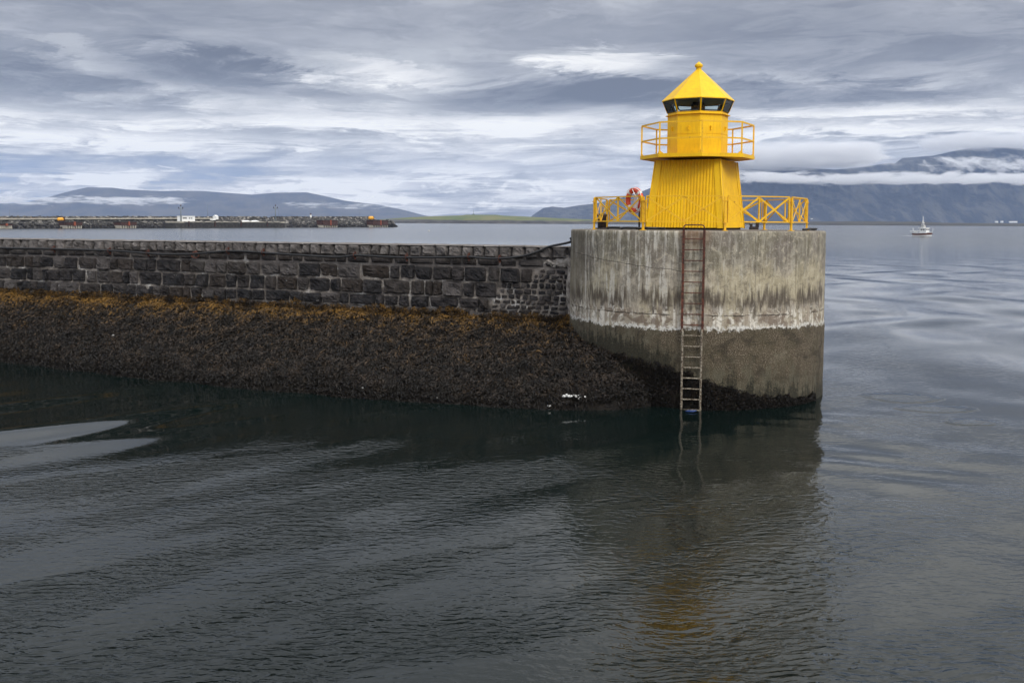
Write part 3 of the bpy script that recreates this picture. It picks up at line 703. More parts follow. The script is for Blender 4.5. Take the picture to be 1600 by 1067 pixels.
def blades(P, Nrm, Dn, L, Wd, curl, lift, rnd, up, name):
    """strips of three quads; P roots, Nrm surface normals, Dn lying directions"""
    n_ = len(P); side = np.cross(Dn, Nrm); side /= np.linalg.norm(side, axis=1, keepdims=True) + 1e-9
    rows_ = []
    for k_, (t, wf) in enumerate([(0, .5), (.35, 1), (.7, .9), (1, .25)]):
        c = P + Dn * (L * t)[:, None] + Nrm * (lift * math.sin(math.pi * min(1, t * .9 + .1)) + .01)[:, None] + side * (curl * L * t * t)[:, None]
        tw = Nrm * (RNG.normal(0, .35, n_) * Wd)[:, None]
        rows_.append(c - side * (Wd * wf / 2)[:, None] - tw); rows_.append(c + side * (Wd * wf / 2)[:, None] + tw)
    Vb = np.stack(rows_, 1).reshape(-1, 3); b = np.arange(n_)[:, None] * 8
    Fb = np.concatenate([b + np.array([[0, 1, 3, 2]]), b + np.array([[2, 3, 5, 4]]), b + np.array([[4, 5, 7, 6]])], 0)
    return Vb, Fb, np.repeat(rnd, 8), np.repeat(up, 8)
NB = 60000
P = []; NN = []; DD = []; UP = []
while len(P) < NB:
    x = random.uniform(-24, 5.9); d_ = random.uniform(-.05, 1) if random.random() < .85 else random.uniform(-.05, .14); ywl = float(np.interp(x, wx, wy))
    run = 4.3 if x < W0.x else 3.4
    y = ywl + d_ * run / abs(WN.y)
    if (x - PC.x) ** 2 + (y - PC.y) ** 2 < (PR - .05) ** 2: continue
    if (Vector((x, y, 0)) - W0).dot(WN) < -.02: continue
    h0 = bank_h(x, y)
    if h0 < -.10: continue
    hx = bank_h(x + .15, y) - bank_h(x - .15, y); hy = bank_h(x, y + .15) - bank_h(x, y - .15)
    nr = Vector((-hx / .3, -hy / .3, 1)).normalized(); dn = Vector((-hx, -hy, 0)); 
    if dn.length < 1e-4: dn = Vector((0, -1, 0))
    flow = mn.noise(Vector((x * .5, y * .5, 9))) * 1.2 + random.gauss(0, .55)
    dn = Matrix.Rotation(flow, 3, 'Z') @ dn.normalized(); dn = (dn - nr * dn.dot(nr)).normalized()
    clump = mn.noise(Vector((x * 2.6, y * 2.6, h0 * 2.6))) 
    if clump < -.25 and random.random() < .5: continue
    P.append((x, y, h0 + .03 + .09 * max(0, clump))); NN.append(nr); DD.append(dn); UP.append(h0)
P = np.array(P); NN = np.array([tuple(v_) for v_ in NN]); DD = np.array([tuple(v_) for v_ in DD]); UP = np.array(UP); n_ = len(P)
topz = 1.85
upv = np.clip((UP / topz) ** 10.0 * .44 + .33 * np.clip(UP / topz, 0, 1) + .10, 0, 1) - np.clip((P[:, 0] - W0.x) * .10, 0, .35)
B1 = blades(P, NN, DD, RNG.uniform(.06, .20, n_), RNG.uniform(.014, .040, n_), RNG.normal(0, .35, n_), RNG.uniform(.01, .07, n_), RNG.random(n_), upv, 'w')
# rounded tufts on the lowest courses and on the pier's flank
P = []; NN = []; DD = []; UP = []
def tuft(c, nrm, rad, k, up):
    for _ in range(k):
        v_ = Vector((random.gauss(0, 1), random.gauss(0, 1), random.gauss(0, 1))).normalized()
        if v_.dot(nrm) < -.1: v_ = -v_
        P.append(tuple(c + v_ * rad * .45)); NN.append(tuple((v_.cross(Vector((random.random(), random.random(), random.random())))).normalized()))
        dd = (v_ + Vector((0, 0, -.6)) + nrm * .2).normalized(); DD.append(tuple(dd)); UP.append(up + random.uniform(-.12, .12))
for _ in range(1150):
    s_ = random.uniform(-.3, WL + 5); lo = 1.84 + .2 * s_ / WL; clump = mn.noise(Vector((s_ * .9, 0, 2))) 
    hi = .14 + .22 * max(0, clump + .35)
    z_ = lo + random.random() ** 1.5 * hi
    tuft(wp(s_, .05 + .1 * random.random(), z_), WN, random.uniform(.05, .11), 30, .62 + .2 * random.random())
# weed hanging on the pier wall, following the lower limit of the bare concrete
for _ in range(3600):
    th = random.uniform(-95, 62); s_ = R(th) * PR
    lim = float(np.interp(th, [-95, -80, -60, -45, -30, -12, 0, 12, 25, 40, 62], [1.95, 1.85, 1.55, 1.42, 1.32, 1.12, .90, .60, .36, .24, .10])) + .16 * mn.noise(Vector((s_ * 2.5, 0, 7))) + .1 * mn.noise(Vector((s_ * 7, 0, 7)))
    z_ = random.uniform(-.02, max(lim, .02)); nrm = (pt(th, 1, 0) - Vector((PC.x, PC.y, 0)))
    tuft(pt(th, PR + .03, z_), nrm, random.uniform(.035, .08), 13, .02 + .22 * (random.random() < .15) + (.12 if th < -50 else 0))
P = np.array(P); NN = np.array(NN); DD = np.array(DD); UP = np.array(UP); n_ = len(P)
B2 = blades(P, NN, DD, RNG.uniform(.035, .085, n_), RNG.uniform(.012, .026, n_), RNG.normal(0, .3, n_), RNG.uniform(0, .02, n_), RNG.random(n_), UP, 'w')
Vb = np.concatenate([B1[0], B2[0]]); Fb = np.concatenate([B1[1], B2[1] + len(B1[0])])
so_ = npmesh('seaweed', Vb, Fb, M_WEED, False, {'rnd': np.concatenate([B1[2], B2[2]]), 'up': np.concatenate([B1[3], B2[3]])}); tag(so_, kind='stuff')

# ================================================================= LADDER
lad = empty('ladder', pt(-.6, PR + .13, 0), 'rusty iron ladder on the front of the round pier, lower half barnacled', 'ladder')
LB = Matrix.Translation(-lad.location)
la_r = PR + .10
lc = pt(-.6, la_r, 0); ls = (_b * math.cos(0)).normalized()
def LP(s_, out_, z_): p = lc + ls * s_ + _a * out_; return Vector((p.x, p.y, z_))
def lpart(mb, name, m): 
    o = mb.build(name, m, None, loc=tuple(lad.location)); o.location = (0, 0, 0); o.parent = lad; return o
HW = .258
for sg in (-1, 1):
    mb = MB(); mb.bar(LP(sg * HW, 0, 2.02), LP(sg * HW, 0, 4.62), .035, .062, side=tuple(_a)); lpart(mb, 'upper_rail', M_RUST)
    mb = MB(); pts = [LP(sg * (HW - .018) + .006 * mn.noise(Vector((sg, q * 3, 0))), .02, q) for q in np.linspace(-.4, 2.1, 24)]
    mb.tube(pts, [.030 + .012 * mn.noise(Vector((sg * 5, q * 9, 0))) for q in np.linspace(-.4, 2.1, 24)], 8); lpart(mb, 'lower_rail', M_BARN)
mb = MB(); hp_ = [LP(-HW, 0, 4.60), LP(-HW, 0, 4.69), LP(-HW + .02, -.02, 4.725), LP(-HW + .06, -.03, 4.74), LP(0, -.03, 4.74), LP(HW - .06, -.03, 4.74), LP(HW - .02, -.02, 4.725), LP(HW, 0, 4.69), LP(HW, 0, 4.60)]
mb.tube(hp_, .016, 8); lpart(mb, 'hoop', M_RUST)
z_ = 4.385
k = 0
while z_ > -.1:
    mb = MB(); up_ = z_ > 2.08; hw = HW if up_ else HW - .018
    npt = 7; mb.tube([LP(-hw + 2 * hw * i / (npt - 1), .0 if up_ else .02, z_ - (0 if up_ else .006 * random.random())) for i in range(npt)], [(.013 if up_ else .016 + .007 * random.random()) for _ in range(npt)], 7)
    lpart(mb, 'rung', M_RUST if up_ else M_BARN); z_ -= .2742; k += 1
for zb_ in (4.45, 3.3, 2.2):
    for sg in (-1, 1):
        mb = MB(); mb.bar(LP(sg * (HW + .02), .02, zb_), LP(sg * (HW + .02), -.14, zb_), .06, .02); lpart(mb, 'bracket', M_RUST)

# ================================================================= LIGHTHOUSE
def cl(p): return Vector(p)
LH = Vector((PC.x, PC.y, DECK))
lh = empty('lighthouse', tuple(LH), 'yellow lighthouse with corrugated tapering base, railed gallery and pointed roof', 'lighthouse')
def hp2(th, r_, z_): return pt(th, r_, z_) - LH
NF = -16.5            # facing of the front panel
HB, HT, ZB, ZT = 1.10, .90, 4.66, 6.56
def face_pt(fi, x, z, out_=0.0):
    th = NF + 90 * fi; nrm = math.cos(R(th)) * _a + math.sin(R(th)) * _b; sid = -math.sin(R(th)) * _a + math.cos(R(th)) * _b
    t = (z - ZB) / (ZT - ZB); r_ = HB + (HT - HB) * t + out_; p = Vector((0, 0, z - DECK)) + nrm * r_ + sid * x; return p
sh = MB()
RIB = [(0, 0), (.018, .022), (.045, .022), (.063, 0)]; PITCHR = .088
for fi in range(4):
    xk = []; x = -1.2
    while x < 1.2:
        xk += [(x + a, o) for a, o in RIB]; x += PITCHR
    xk = [(a, o) for a, o in xk if abs(a) < HB - .02]
    def ztop(a): 
        lim_ = abs(a) + .02
        return ZT if lim_ < HT else ZB + (HB - lim_) / (HB - HT) * (ZT - ZB)
    vs = []
    for a, o in xk: vs += [face_pt(fi, a, ZB, o), face_pt(fi, a, ztop(a), o)]
    sh.addf(vs, [(2 * i, 2 * i + 2, 2 * i + 3, 2 * i + 1) for i in range(len(xk) - 1)])
# core behind the sheeting
c4 = lambda h, z: [face_pt(fi, h2, z, -.01 + (h - (HB if z < 5 else HT))) for fi, h2 in ((0, -h), (0, h), (2, -h), (2, h))]
sh.addf(c4(HB, ZB) + c4(HT, ZT), [(0, 1, 5, 4), (1, 2, 6, 5), (2, 3, 7, 6), (3, 0, 4, 7), (3, 2, 1, 0), (4, 5, 6, 7)])
sho = sh.build('tower', M_YEL, lh)
for fi in range(4):
    tr = MB()
    for fj, sg in ((fi, 1), ((fi + 1) % 4, -1)):
        w_ = .155; vs = []
        for z, hh in ((ZB - .012, HB), (ZT, HT)):
            for a in ((hh + .03), (hh - w_)): 
                for o in (.012, .034): vs.append(face_pt(fj, sg * a, z, o))
        # vs: (z0,a0,o0),(z0,a0,o1),(z0,a1,o0),(z0,a1,o1),(z1...)
        tr.addf(vs, [(1, 3, 7, 5), (3, 2, 6, 7), (0, 1, 5, 4), (0, 2, 3, 1), (4, 5, 7, 6)])
    p0 = face_pt(fi, HB + .036, ZB - .02, .04); p1 = face_pt(fi, HT + .036, ZT, .04); tr.tube([p0, p1], .02, 8); tr.build('corner_trim', M_YEL, lh)
bs = MB()
bs.addf(c4(HB - .05, ZB - .0) + [p - Vector((0, 0, .075)) for p in c4(HB - .05, ZB)], [(0, 4, 5, 1), (1, 5, 6, 2), (2, 6, 7, 3), (3, 7, 4, 0)])
bs.build('base_frame', M_DARK, lh)
# conduit and small box on the left side
cd = MB(); q0 = face_pt(3, .30, 6.42, .10); q1 = Vector((q0.x, q0.y, .3)); cd.bar(q0, q1, .07, .05, side=tuple(_b)); 
cd.build('conduit', M_DARK, lh)
cd = MB(); cd.box(tuple(face_pt(3, .30, 6.40, .11)), (.10, .12, .12), rz=wang(NF - 90)); cd.tube([face_pt(3, .30, 6.30, .13), face_pt(3, .30, 6.30, .21)], .04, 10); cd.build('side_lamp', M_GASK, lh)

# gallery
GA = 4.5; GR = 1.62
def octp(r_, z_, off=0.0): return [hp2(GA + off + 45 * k, r_, z_) for k in range(8)]
def octring(mb, r0, r1, z0, z1):     # a hollow octagonal band
    a, b, c, d = octp(r0, z0), octp(r1, z0), octp(r1, z1), octp(r0, z1); vs = a + b + c + d
    fs = []
    for k in range(8):
        k2 = (k + 1) % 8
        for q in range(4): fs.append((q * 8 + k, q * 8 + k2, ((q + 1) % 4) * 8 + k2, ((q + 1) % 4) * 8 + k))
    mb.addf(vs, fs)
def octslab(mb, r0, z0, r1, z1, bot=True, top_=True):
    vs = octp(r0, z0) + octp(r1, z1); fs = [(k, (k + 1) % 8, 8 + (k + 1) % 8, 8 + k) for k in range(8)]
    if bot: fs.append(tuple(range(7, -1, -1)))
    if top_: fs.append(tuple(range(8, 16)))
    mb.addf(vs, fs)
ga = MB(); octslab(ga, GR - .02, 6.625, GR - .02, 6.66); octring(ga, GR - .015, GR + .012, 6.612, 6.715)
for k in range(4):    # brackets below the floor
    th = NF + 90 * k + 45
gao = ga.build('gallery', M_YEL, lh)
for k in range(8):
    th = GA + 45 * k; mb = MB(); p = hp2(th, GR - .03, 6.66); mb.bar(p, p + Vector((0, 0, .90)), .044, .044, side=tuple(_b))
    nb = [hp2(th + dq, GR - .03, 6.66) for dq in (-45, 45)]
    for q in nb:
        d = (q - p).normalized(); vs = [p + Vector((0, 0, .04)), p + d * .14 + Vector((0, 0, .04)), p + Vector((0, 0, .15))]; o_ = d.cross(Vector((0, 0, 1))) * .008
        mb.addf([v_ + o_ for v_ in vs] + [v_ - o_ for v_ in vs], [(0, 1, 2), (5, 4, 3), (0, 3, 4, 1), (1, 4, 5, 2), (2, 5, 3, 0)])
    mb.build('gallery_post', M_RAIL, gao)
for zr in (7.13, 7.575):
    mb = MB(); pts = octp(GR - .03, zr)
    for k in range(8): mb.bar(pts[k], pts[(k + 1) % 8], .042, .032)
    mb.build('gallery_rail', M_RAIL, gao)
# lantern room
lr = MB(); octslab(lr, .86, 6.66, .86, 7.925, bot=False, top_=False)
octslab(lr, .80, 7.90, .80, 6.7, bot=False, top_=False)
octring(lr, .80, .86, 7.925, 7.93)
lro = lr.build('lantern_room', M_YEL, lh)
mb = MB(); octring(mb, .85, .925, 7.845, 7.862); mb.build('drip_ledge', M_YEL, lro)
mb = MB(); octring(mb, .855, .868, 7.30, 7.31); 
for k in range(8):     # grab clips on each face
    th = GA + 22.5 + 45 * k; mb2 = MB(); p = hp2(th, .86 * math.cos(R(22.5)) + .02, 7.46); nrm = (hp2(th, 1, 0) - hp2(th, 0, 0))
    mb2.bar(p - Vector((0, 0, .055)), p + Vector((0, 0, .055)), .045, .03, side=tuple(nrm)); mb2.bar(p + Vector((0, 0, .04)), p + nrm * .03 + Vector((0, 0, .04)), .02, .05)
    mb2.build('vent_hook', M_YEL, lro)
mb.build('seam', M_YEL, lro)
# window band, leaning outwards
WB, WT_, RB, RT = 7.93, 8.262, .862, 1.00
for k in range(8):
    a0, a1 = hp2(GA + 45 * k, RB, WB), hp2(GA + 45 * k + 45, RB, WB); b0, b1 = hp2(GA + 45 * k, RT, WT_), hp2(GA + 45 * k + 45, RT, WT_)
    ctr = (a0 + a1 + b0 + b1) / 4; nrm = (a1 - a0).cross(b0 - a0).normalized()
    if nrm.dot(ctr - Vector((0, 0, ctr.z))) < 0: nrm = -nrm
    # yellow mullion
    fr = MB(); fr.bar(a0, b0, .028, .028, side=tuple((a1 - a0).normalized())); fr.build('mullion', M_YEL, lro)
    # gasket frame with rounded look: four bars
    gk = MB(); g_ = .022
    def ip(s_, t_): 
        lo = a0.lerp(a1, s_); hi = b0.lerp(b1, s_); return lo.lerp(hi, t_) + nrm * .006
    e0, e1, f0, f1 = .055, .945, .06, .97
    loop = [ip(e0 + .05, f0), ip(e1 - .05, f0), ip(e1, f0 + .12), ip(e1, f1 - .02), ip(e0, f1 - .02), ip(e0, f0 + .12), ip(e0 + .05, f0)]
    for i in range(6): gk.tube([loop[i], loop[i + 1]], .017, 6)
    wo = gk.build('window_frame', M_GASK, lro)
    gl = MB(); q = [ip(e0, f0), ip(e1, f0), ip(e1, f1), ip(e0, f1)]; gl.addf(q, [(0, 1, 2, 3)]); gl.build('window_pane', M_GLASS, lro)
# optic inside
op = MB(); op.lathe([(.10, 6.7 - DECK), (.10, 7.80 - DECK), (.17, 7.86 - DECK), (.20, 7.95 - DECK), (.20, 8.16 - DECK), (.15, 8.25 - DECK)], 20); op.build('optic', M_DARK, lro)
# roof
M_ROOFIN = mat('dark_soffit', None, (.62, .66, .63), .7)
rf = MB(); ER = 1.035
octslab(rf, ER, 8.262, ER, 8.285, bot=False, top_=False); octslab(rf, ER, 8.285, .055, 9.19, bot=False, top_=True)
rfo = rf.build('roof', M_YEL, lh)
so2 = MB(); vs = octp(ER - .004, 8.265); so2.addf(vs + [Vector((0, 0, 8.34 - DECK))], [(k, (k + 1) % 8, 8) for k in range(8)]); so2.build('soffit', M_ROOFIN, rfo)
fn = MB(); fn.lathe([(.078, 9.14 - DECK), (.078, 9.235 - DECK), (.112, 9.245 - DECK), (.118, 9.30 - DECK), (.105, 9.315 - DECK), (.05, 9.36 - DECK), (.012, 9.395 - DECK)], 20, smooth=False); fn.build('finial', M_YEL, rfo)

# ================================================================= DECK RAILING
ral = empty('deck_railing', tuple(LH), 'yellow cross-braced railing standing round the edge of the pier deck', 'railing')
RA = [(-69, 3.05), (-26.5, 3.08), (14.2, 3.05), (55.5, 3.06), (93, 3.13), (137, 3.05), (-172, 3.05), (-119, 3.1)]
ZR0, ZR1 = .235, .905
for i, (th, r_) in enumerate(RA):
    p = hp2(th, r_, DECK); q = Vector((p.x, p.y, 0)); nrm = q.normalized(); tg = Vector((-nrm.y, nrm.x, 0))
    mb = MB(); mb.bar(q, q + Vector((0, 0, ZR1 - .02)), .052, .05, side=tuple(tg)); mb.box((q.x, q.y, .008), (.13, .13, .016), rz=math.atan2(nrm.y, nrm.x))
    for z_ in (ZR0 - .02, ZR1 - .12): mb.box((q.x, q.y, z_), (.085, .13, .022), rz=math.atan2(nrm.y, nrm.x))
    mb.build('post', M_RAIL, ral)
    th2, r2 = RA[(i + 1) % len(RA)]; q2 = hp2(th2, r2, DECK); q2.z = 0
    d = (q2 - q); L = d.length; d.normalize(); a = q + d * .085; b = q2 - d * .085; inn = Vector((0, 0, 0)) - (a + b) / 2; inn.z = 0; inn.normalize(); U = Vector((0, 0, 1))
    pn = MB()
    pn.bar(a + U * ZR1, b + U * ZR1, .05, .03, side=tuple(inn)); pn.bar(a + U * ZR0, b + U * ZR0, .045, .03, side=tuple(inn))
    pn.bar(a + U * ZR0, a + U * ZR1, .045, .028, side=tuple(inn)); pn.bar(b + U * ZR0, b + U * ZR1, .045, .028, side=tuple(inn))
    m_ = (a + b) / 2; pn.bar(m_ + U * ZR0, m_ + U * ZR1, .035, .03, side=tuple(inn))
    po_ = pn.build('rail_panel', M_RAIL, ral)
    for s0, s1 in ((a, m_), (m_, b)):
        for w_, (za, zb) in enumerate(((ZR0 + .01, ZR1 - .02), (ZR1 - .02, ZR0 + .01))):
            bb = MB(); o_ = inn * (.012 if w_ else -.012); bb.bar(s0 + U * za + o_, s1 + U * zb + o_, .044, .010); bb.build('cross_brace', M_RAIL, po_)

# life ring, hung inside the left front panel
pa, pb = hp2(RA[0][0], RA[0][1], DECK), hp2(RA[1][0], RA[1][1], DECK); pa.z = pb.z = 0; d = (pb - pa).normalized(); nout = Vector((d.y, -d.x, 0))
if nout.dot((pa + pb) / 2) < 0: nout = -nout
lc2 = pa.lerp(pb, .755) - nout * .13 + Vector((0, 0, .80)) + LH
ringo = empty('life_ring', tuple(lc2), 'orange life ring with pale bands hanging inside the yellow deck railing', 'life ring')
def rp(a_, rr, o_=0): return d * (rr * math.cos(a_)) + Vector((0, 0, rr * math.sin(a_))) + nout * o_
def torus_seg(a0, a1, R0, r0, m, name, n_=40, parent=ringo, so_=1.0):
    vs = []; fs = []
    for i in range(n_ + 1):
        a_ = a0 + (a1 - a0) * i / n_
        for k in range(12): t = 2 * math.pi * k / 12; vs.append(rp(a_, R0 + r0 * math.cos(t), r0 * so_ * math.sin(t)))
    for i in range(n_):
        for k in range(12): fs.append((i * 12 + k, i * 12 + (k + 1) % 12, (i + 1) * 12 + (k + 1) % 12, (i + 1) * 12 + k))
    mb = MB(); mb.addf(vs, fs, True); return mb.build(name, m, parent)
torus_seg(0, 2 * math.pi, .285, .068, M_RED, 'ring_body', 60)
M_BAND = mat('reflective_band', None, (.55, .54, .50), .4)
for k in range(4): torus_seg(R(40 + 90 * k) - .13, R(40 + 90 * k) + .13, .285, .071, M_BAND, 'band', 8)
rp_ = MB(); pts = []
for k in range(4):
    a0 = R(40 + 90 * k); 
    for j in range(9): a_ = a0 + math.pi / 2 * j / 9; pts.append(rp(a_, .36 + .035 * math.sin(math.pi * j / 9) * -1 + .01, .05))
pts.append(pts[0]); rp_.tube(pts, .009, 6); rp_.tube([rp(R(90), .30, .085), rp(R(50), .2, .10), rp(R(10), .25, .10), rp(R(-40), .31, .09)], .008, 6)
rp_.build('grab_rope', M_WHITE, ringo)
hd = MB(); hd.box((0, 0, 0), (.20, .10, .34), rz=math.atan2(d.y, d.x)); 
hd = MB()
def hb(c, w_, th_, h_, bev=.03):
    x0 = w_ / 2; z0 = h_ / 2; out = [(-x0 + bev, -z0), (x0 - bev, -z0), (x0, -z0 + bev), (x0, z0 - bev * 2), (x0 - bev * 2, z0), (-x0 + bev * 2, z0), (-x0, z0 - bev * 2), (-x0, -z0 + bev)]
    vs = [c + d * a_ + Vector((0, 0, b_)) + nout * (th_ / 2) for a_, b_ in out] + [c + d * a_ + Vector((0, 0, b_)) - nout * (th_ / 2) for a_, b_ in out]
    hd.addf(vs, [tuple(range(8)), tuple(range(15, 7, -1))] + [(k, 8 + k, 8 + (k + 1) % 8, (k + 1) % 8) for k in range(8)])
hb(LH + pa.lerp(pb, .755) - nout * .24 + Vector((0, 0, .80)), .27, .07, .44)
hb(LH + pa.lerp(pb, .755) - nout * .22 + Vector((0, 0, .99)), .12, .09, .12, .02)
bx = hd.build('line_box', M_WHITE, None, loc=tuple(LH + pa.lerp(pb, .755) - nout * .24)); tag(bx, 'white rope box on a post behind the orange life ring', 'rope box')
ps = MB(); q = pa.lerp(pb, .755) - nout * .30; ps.tube([q, q + Vector((0, 0, .95))], .025, 8); ps.build('box_post', M_DARK, bx, loc=(0, 0, 0)).location = LH - Vector(bx.location)

# bollard, deck fittings
bl_ = MB(); bl_.lathe([(.13, 0), (.13, .36), (.15, .40), (.15, .44), (.10, .47)], 20); bl_.lathe([(.20, 0), (.20, .04)], 20)
bo_ = bl_.build('bollard', M_DARK); bo_.location = at_y(940.5, 357, 30.1); bo_.location.z = DECK
tag(bo_, 'short black iron bollard at the left rear of the pier deck', 'bollard')
ck = MB(); cpos = at_y(1178, 357, 30.6); cpos.z = DECK
ck.box((0, 0, .05), (.26, .14, .10)); ck.box((.10, 0, .17), (.08, .12, .16)); ck.box((-.08, 0, .13), (.05, .08, .10)); 
co2 = ck.build('mooring_cleat', M_DARK); co2.location = cpos; tag(co2, 'small black mooring cleat on the deck right of the lighthouse base', 'cleat')
hn_ = MB(); hn_.tube([(-.12, 0, .12), (-.14, 0, .20), (-.50, 0, .21)], .014, 6); hn_.build('handle', M_DARK, co2)
def rope(name, pts, r_, label):
    mb = MB(); mb.tube(smooth([Vector(p) for p in pts], 5), r_, 7); o = mb.build(name, M_BLACK); tag(o, label, 'rope'); return o
rr_ = [pt(60 + 4.2 * i, 3.28 + .10 * math.sin(i * 1.9), DECK + .035 + .02 * abs(math.sin(i * 1.3))) for i in range(9)]
rope('rope', rr_, .032, 'black rope lying on the deck edge at the right end of the pier')
rr_ = [pt(-62 + 5 * i, 2.75 + .13 * math.sin(i * 2.1), DECK + .04 + .02 * abs(math.sin(i * 1.1))) for i in range(10)]
rope('rope', rr_, .035, 'black rope lying on the deck under the panel with the life ring')

# ================================================================= FAR BREAKWATER
BW0, BW1 = at_z(0, 357.2, 0), at_z(612, 354.9, 0); BD = (BW1 - BW0); BL = BD.length; BD.normalize(); BN = Vector((BD.y, -BD.x, 0))
if BN.y > 0: BN = -BN
bw = empty('breakwater', tuple(BW0), 'long dark rubble breakwater across the harbour mouth behind the block wall', 'breakwater')
def bp(s_, n_, z_): p = BD * s_ + BN * n_; return Vector((p.x, p.y, z_))
def bx_s(x):       # arc position on the line for a picture column
    d_ = ray(x, 350); c0 = Vector((0, 0, HC)); k = (BW0 - c0).dot(BN) / d_.dot(BN); return ((c0 + d_ * k) - BW0).dot(BD)
def bz(x, y, n_=0):
    s_ = bx_s(x); p = BW0 + BD * s_ + BN * n_; return HC + (hor(x) - y) / F * p.y
def rocks(n_, sfun, nfun, zfun, size, m, name, parent):
    V = []; Fq = []; Tt = []
    cube = np.array([(-1, -1, -1), (1, -1, -1), (1, 1, -1), (-1, 1, -1), (-1, -1, 1), (1, -1, 1), (1, 1, 1), (-1, 1, 1)], float)
    fq = np.array([(0, 3, 2, 1), (4, 5, 6, 7), (0, 1, 5, 4), (1, 2, 6, 5), (2, 3, 7, 6), (3, 0, 4, 7)])
    for i in range(n_):
        s_ = sfun(); nn = nfun(); z_ = zfun(s_, nn); k_ = size * random.uniform(.55, 1.3)
        c = cube * RNG.uniform(.55, 1.0, (8, 3)) * k_ * np.array([1, .8, .7]) * .5; a_ = random.uniform(0, 6.28); b_ = random.uniform(-.6, .6)
        Mx = np.array((Matrix.Rotation(a_, 3, 'Z') @ Matrix.Rotation(b_, 3, 'X')))
        V.append(c @ Mx.T + np.array(bp(s_, nn, z_))); Fq.append(fq + 8 * i); Tt.append(np.full(8, random.random()))
    return npmesh(name, np.concatenate(V), np.concatenate(Fq), m, False, {'tint': np.concatenate(Tt)}, parent)
M_ARM = mat('armour_rock', lambda t: {'Base Color': t.mix(t.step(t.xyz(t.pos())[2], 3.2, 1.2), t.ramp(t.attr('tint'), [(0, (.03, .029, .028)), (.6, (.075, .07, .065)), (.85, (.17, .16, .145)), (1, (.33, .31, .28))]), (.022, .020, .020))}, rough=.95)
M_BCON = mat('pale_concrete', lambda t: {'Base Color': t.ramp(t.noise(t.pos(), .3, 4), [(.3, (.28, .26, .22)), (.7, (.42, .39, .32))])}, rough=.9)
M_QUAY = mat('dark_quay', lambda t: {'Base Color': t.ramp(t.noise(t.pos(), .5, 4), [(.3, (.02, .02, .02)), (.7, (.06, .055, .05))])}, rough=.9)
M_DOLPH = mat('rust_red_steel', lambda t: {'Base Color': t.ramp(t.noise(t.pos(), .8, 4), [(.3, (.028, .017, .015)), (.7, (.085, .034, .025))])}, rough=.9)
sA, sB = bx_s(-110), BL + 2
def topz_b(s_): return 6.1 + 2.3 * s_ / BL
# core
cr = MB(); rows_ = []
for s_ in np.linspace(sA, sB, 60):
    e = min(1, max(0, (sB - s_) / 10)); t_ = topz_b(s_) * (.35 + .65 * e)
    rows_.append([bp(s_, 0, -1), bp(s_, -7, t_ * .62), bp(s_, -9, t_ * .62), bp(s_, -14, t_ - 1), bp(s_, -17, t_ - .9), bp(s_, -30, -1)])
vs = [p for r_ in rows_ for p in r_]; cr.addf(vs, [(i * 6 + k, i * 6 + k + 1, (i + 1) * 6 + k + 1, (i + 1) * 6 + k) for i in range(len(rows_) - 1) for k in range(5)])
cr.build('rubble_core', M_QUAY, bw)
def zf(s_, nn):
    e = min(1, max(0, (sB - s_) / 10)); return float(np.interp(-nn, [0, 7, 9, 14, 18, 30], [0, .62, .62, .92, .92, 0])) * topz_b(s_) * (.35 + .65 * e)
rocks(3600, lambda: random.uniform(sA, sB), lambda: -random.uniform(0, 17), zf, 1.7, M_ARM, 'rock_armour', bw)
rocks(420, lambda: sB + random.random() ** 2 * 7 - 2, lambda: -random.uniform(-1, 16), lambda s_, nn: random.uniform(0, 1) * max(.1, (sB + 5 - s_) / 7 * 5.4), 1.9, M_ARM, 'end_armour', bw)
# service road strip, left part
rd = MB(); s0, s1 = sA, bx_s(345)
for a_, b_ in ((s0, s1),):
    z0, z1 = bz(0, 343.2, -8), bz(300, 342.4, -8); z_at = lambda s_: z0 + (z1 - z0) * (s_ - bx_s(0)) / (bx_s(300) - bx_s(0))
    vs = []; 
    for s_ in (a_, b_): vs += [bp(s_, -6.2, z_at(s_) - .1), bp(s_, -6.2, z_at(s_) + .5), bp(s_, -10, z_at(s_) + .6), bp(s_, -10, z_at(s_) - .2)]
    rd.addf(vs, [(0, 1, 5, 4), (1, 2, 6, 5), (2, 3, 7, 6), (0, 4, 7, 3)])
rd.build('service_road', M_BCON, bw)
# far parapet with a reddish-earth bank behind the road
M_EARTH = mat('brown_bank', lambda t: {'Base Color': t.ramp(t.noise(t.pos(), .12, 4), [(.35, (.13, .10, .06)), (.6, (.22, .11, .06)), (.8, (.24, .20, .13))])}, rough=.95)
eb = MB(); vs = []
for s_ in np.linspace(s0, bx_s(330), 40): vs += [bp(s_, -10, z_at(s_) + .4), bp(s_, -13, topz_b(s_) - .9 + .2 * mn.noise(Vector((s_, 0, 0)))), bp(s_, -16, topz_b(s_) - 1)]
eb.addf(vs, [(i * 3 + k, i * 3 + k + 1, (i + 1) * 3 + k + 1, (i + 1) * 3 + k) for i in range(39) for k in range(2)]); eb.build('earth_bank', M_EARTH, bw)
# parapet blocks
pb_ = MB()
for i in range(60):
    s_ = sA + (bx_s(330) - sA) * i / 60; pb_.box(tuple(bp(s_, -16.5, topz_b(s_) - .55)), ((bx_s(330) - sA) / 60 * .93, 1.2, .9), rz=math.atan2(BD.y, BD.x))
pb_.build('parapet', M_ARM if False else M_QUAY, bw)

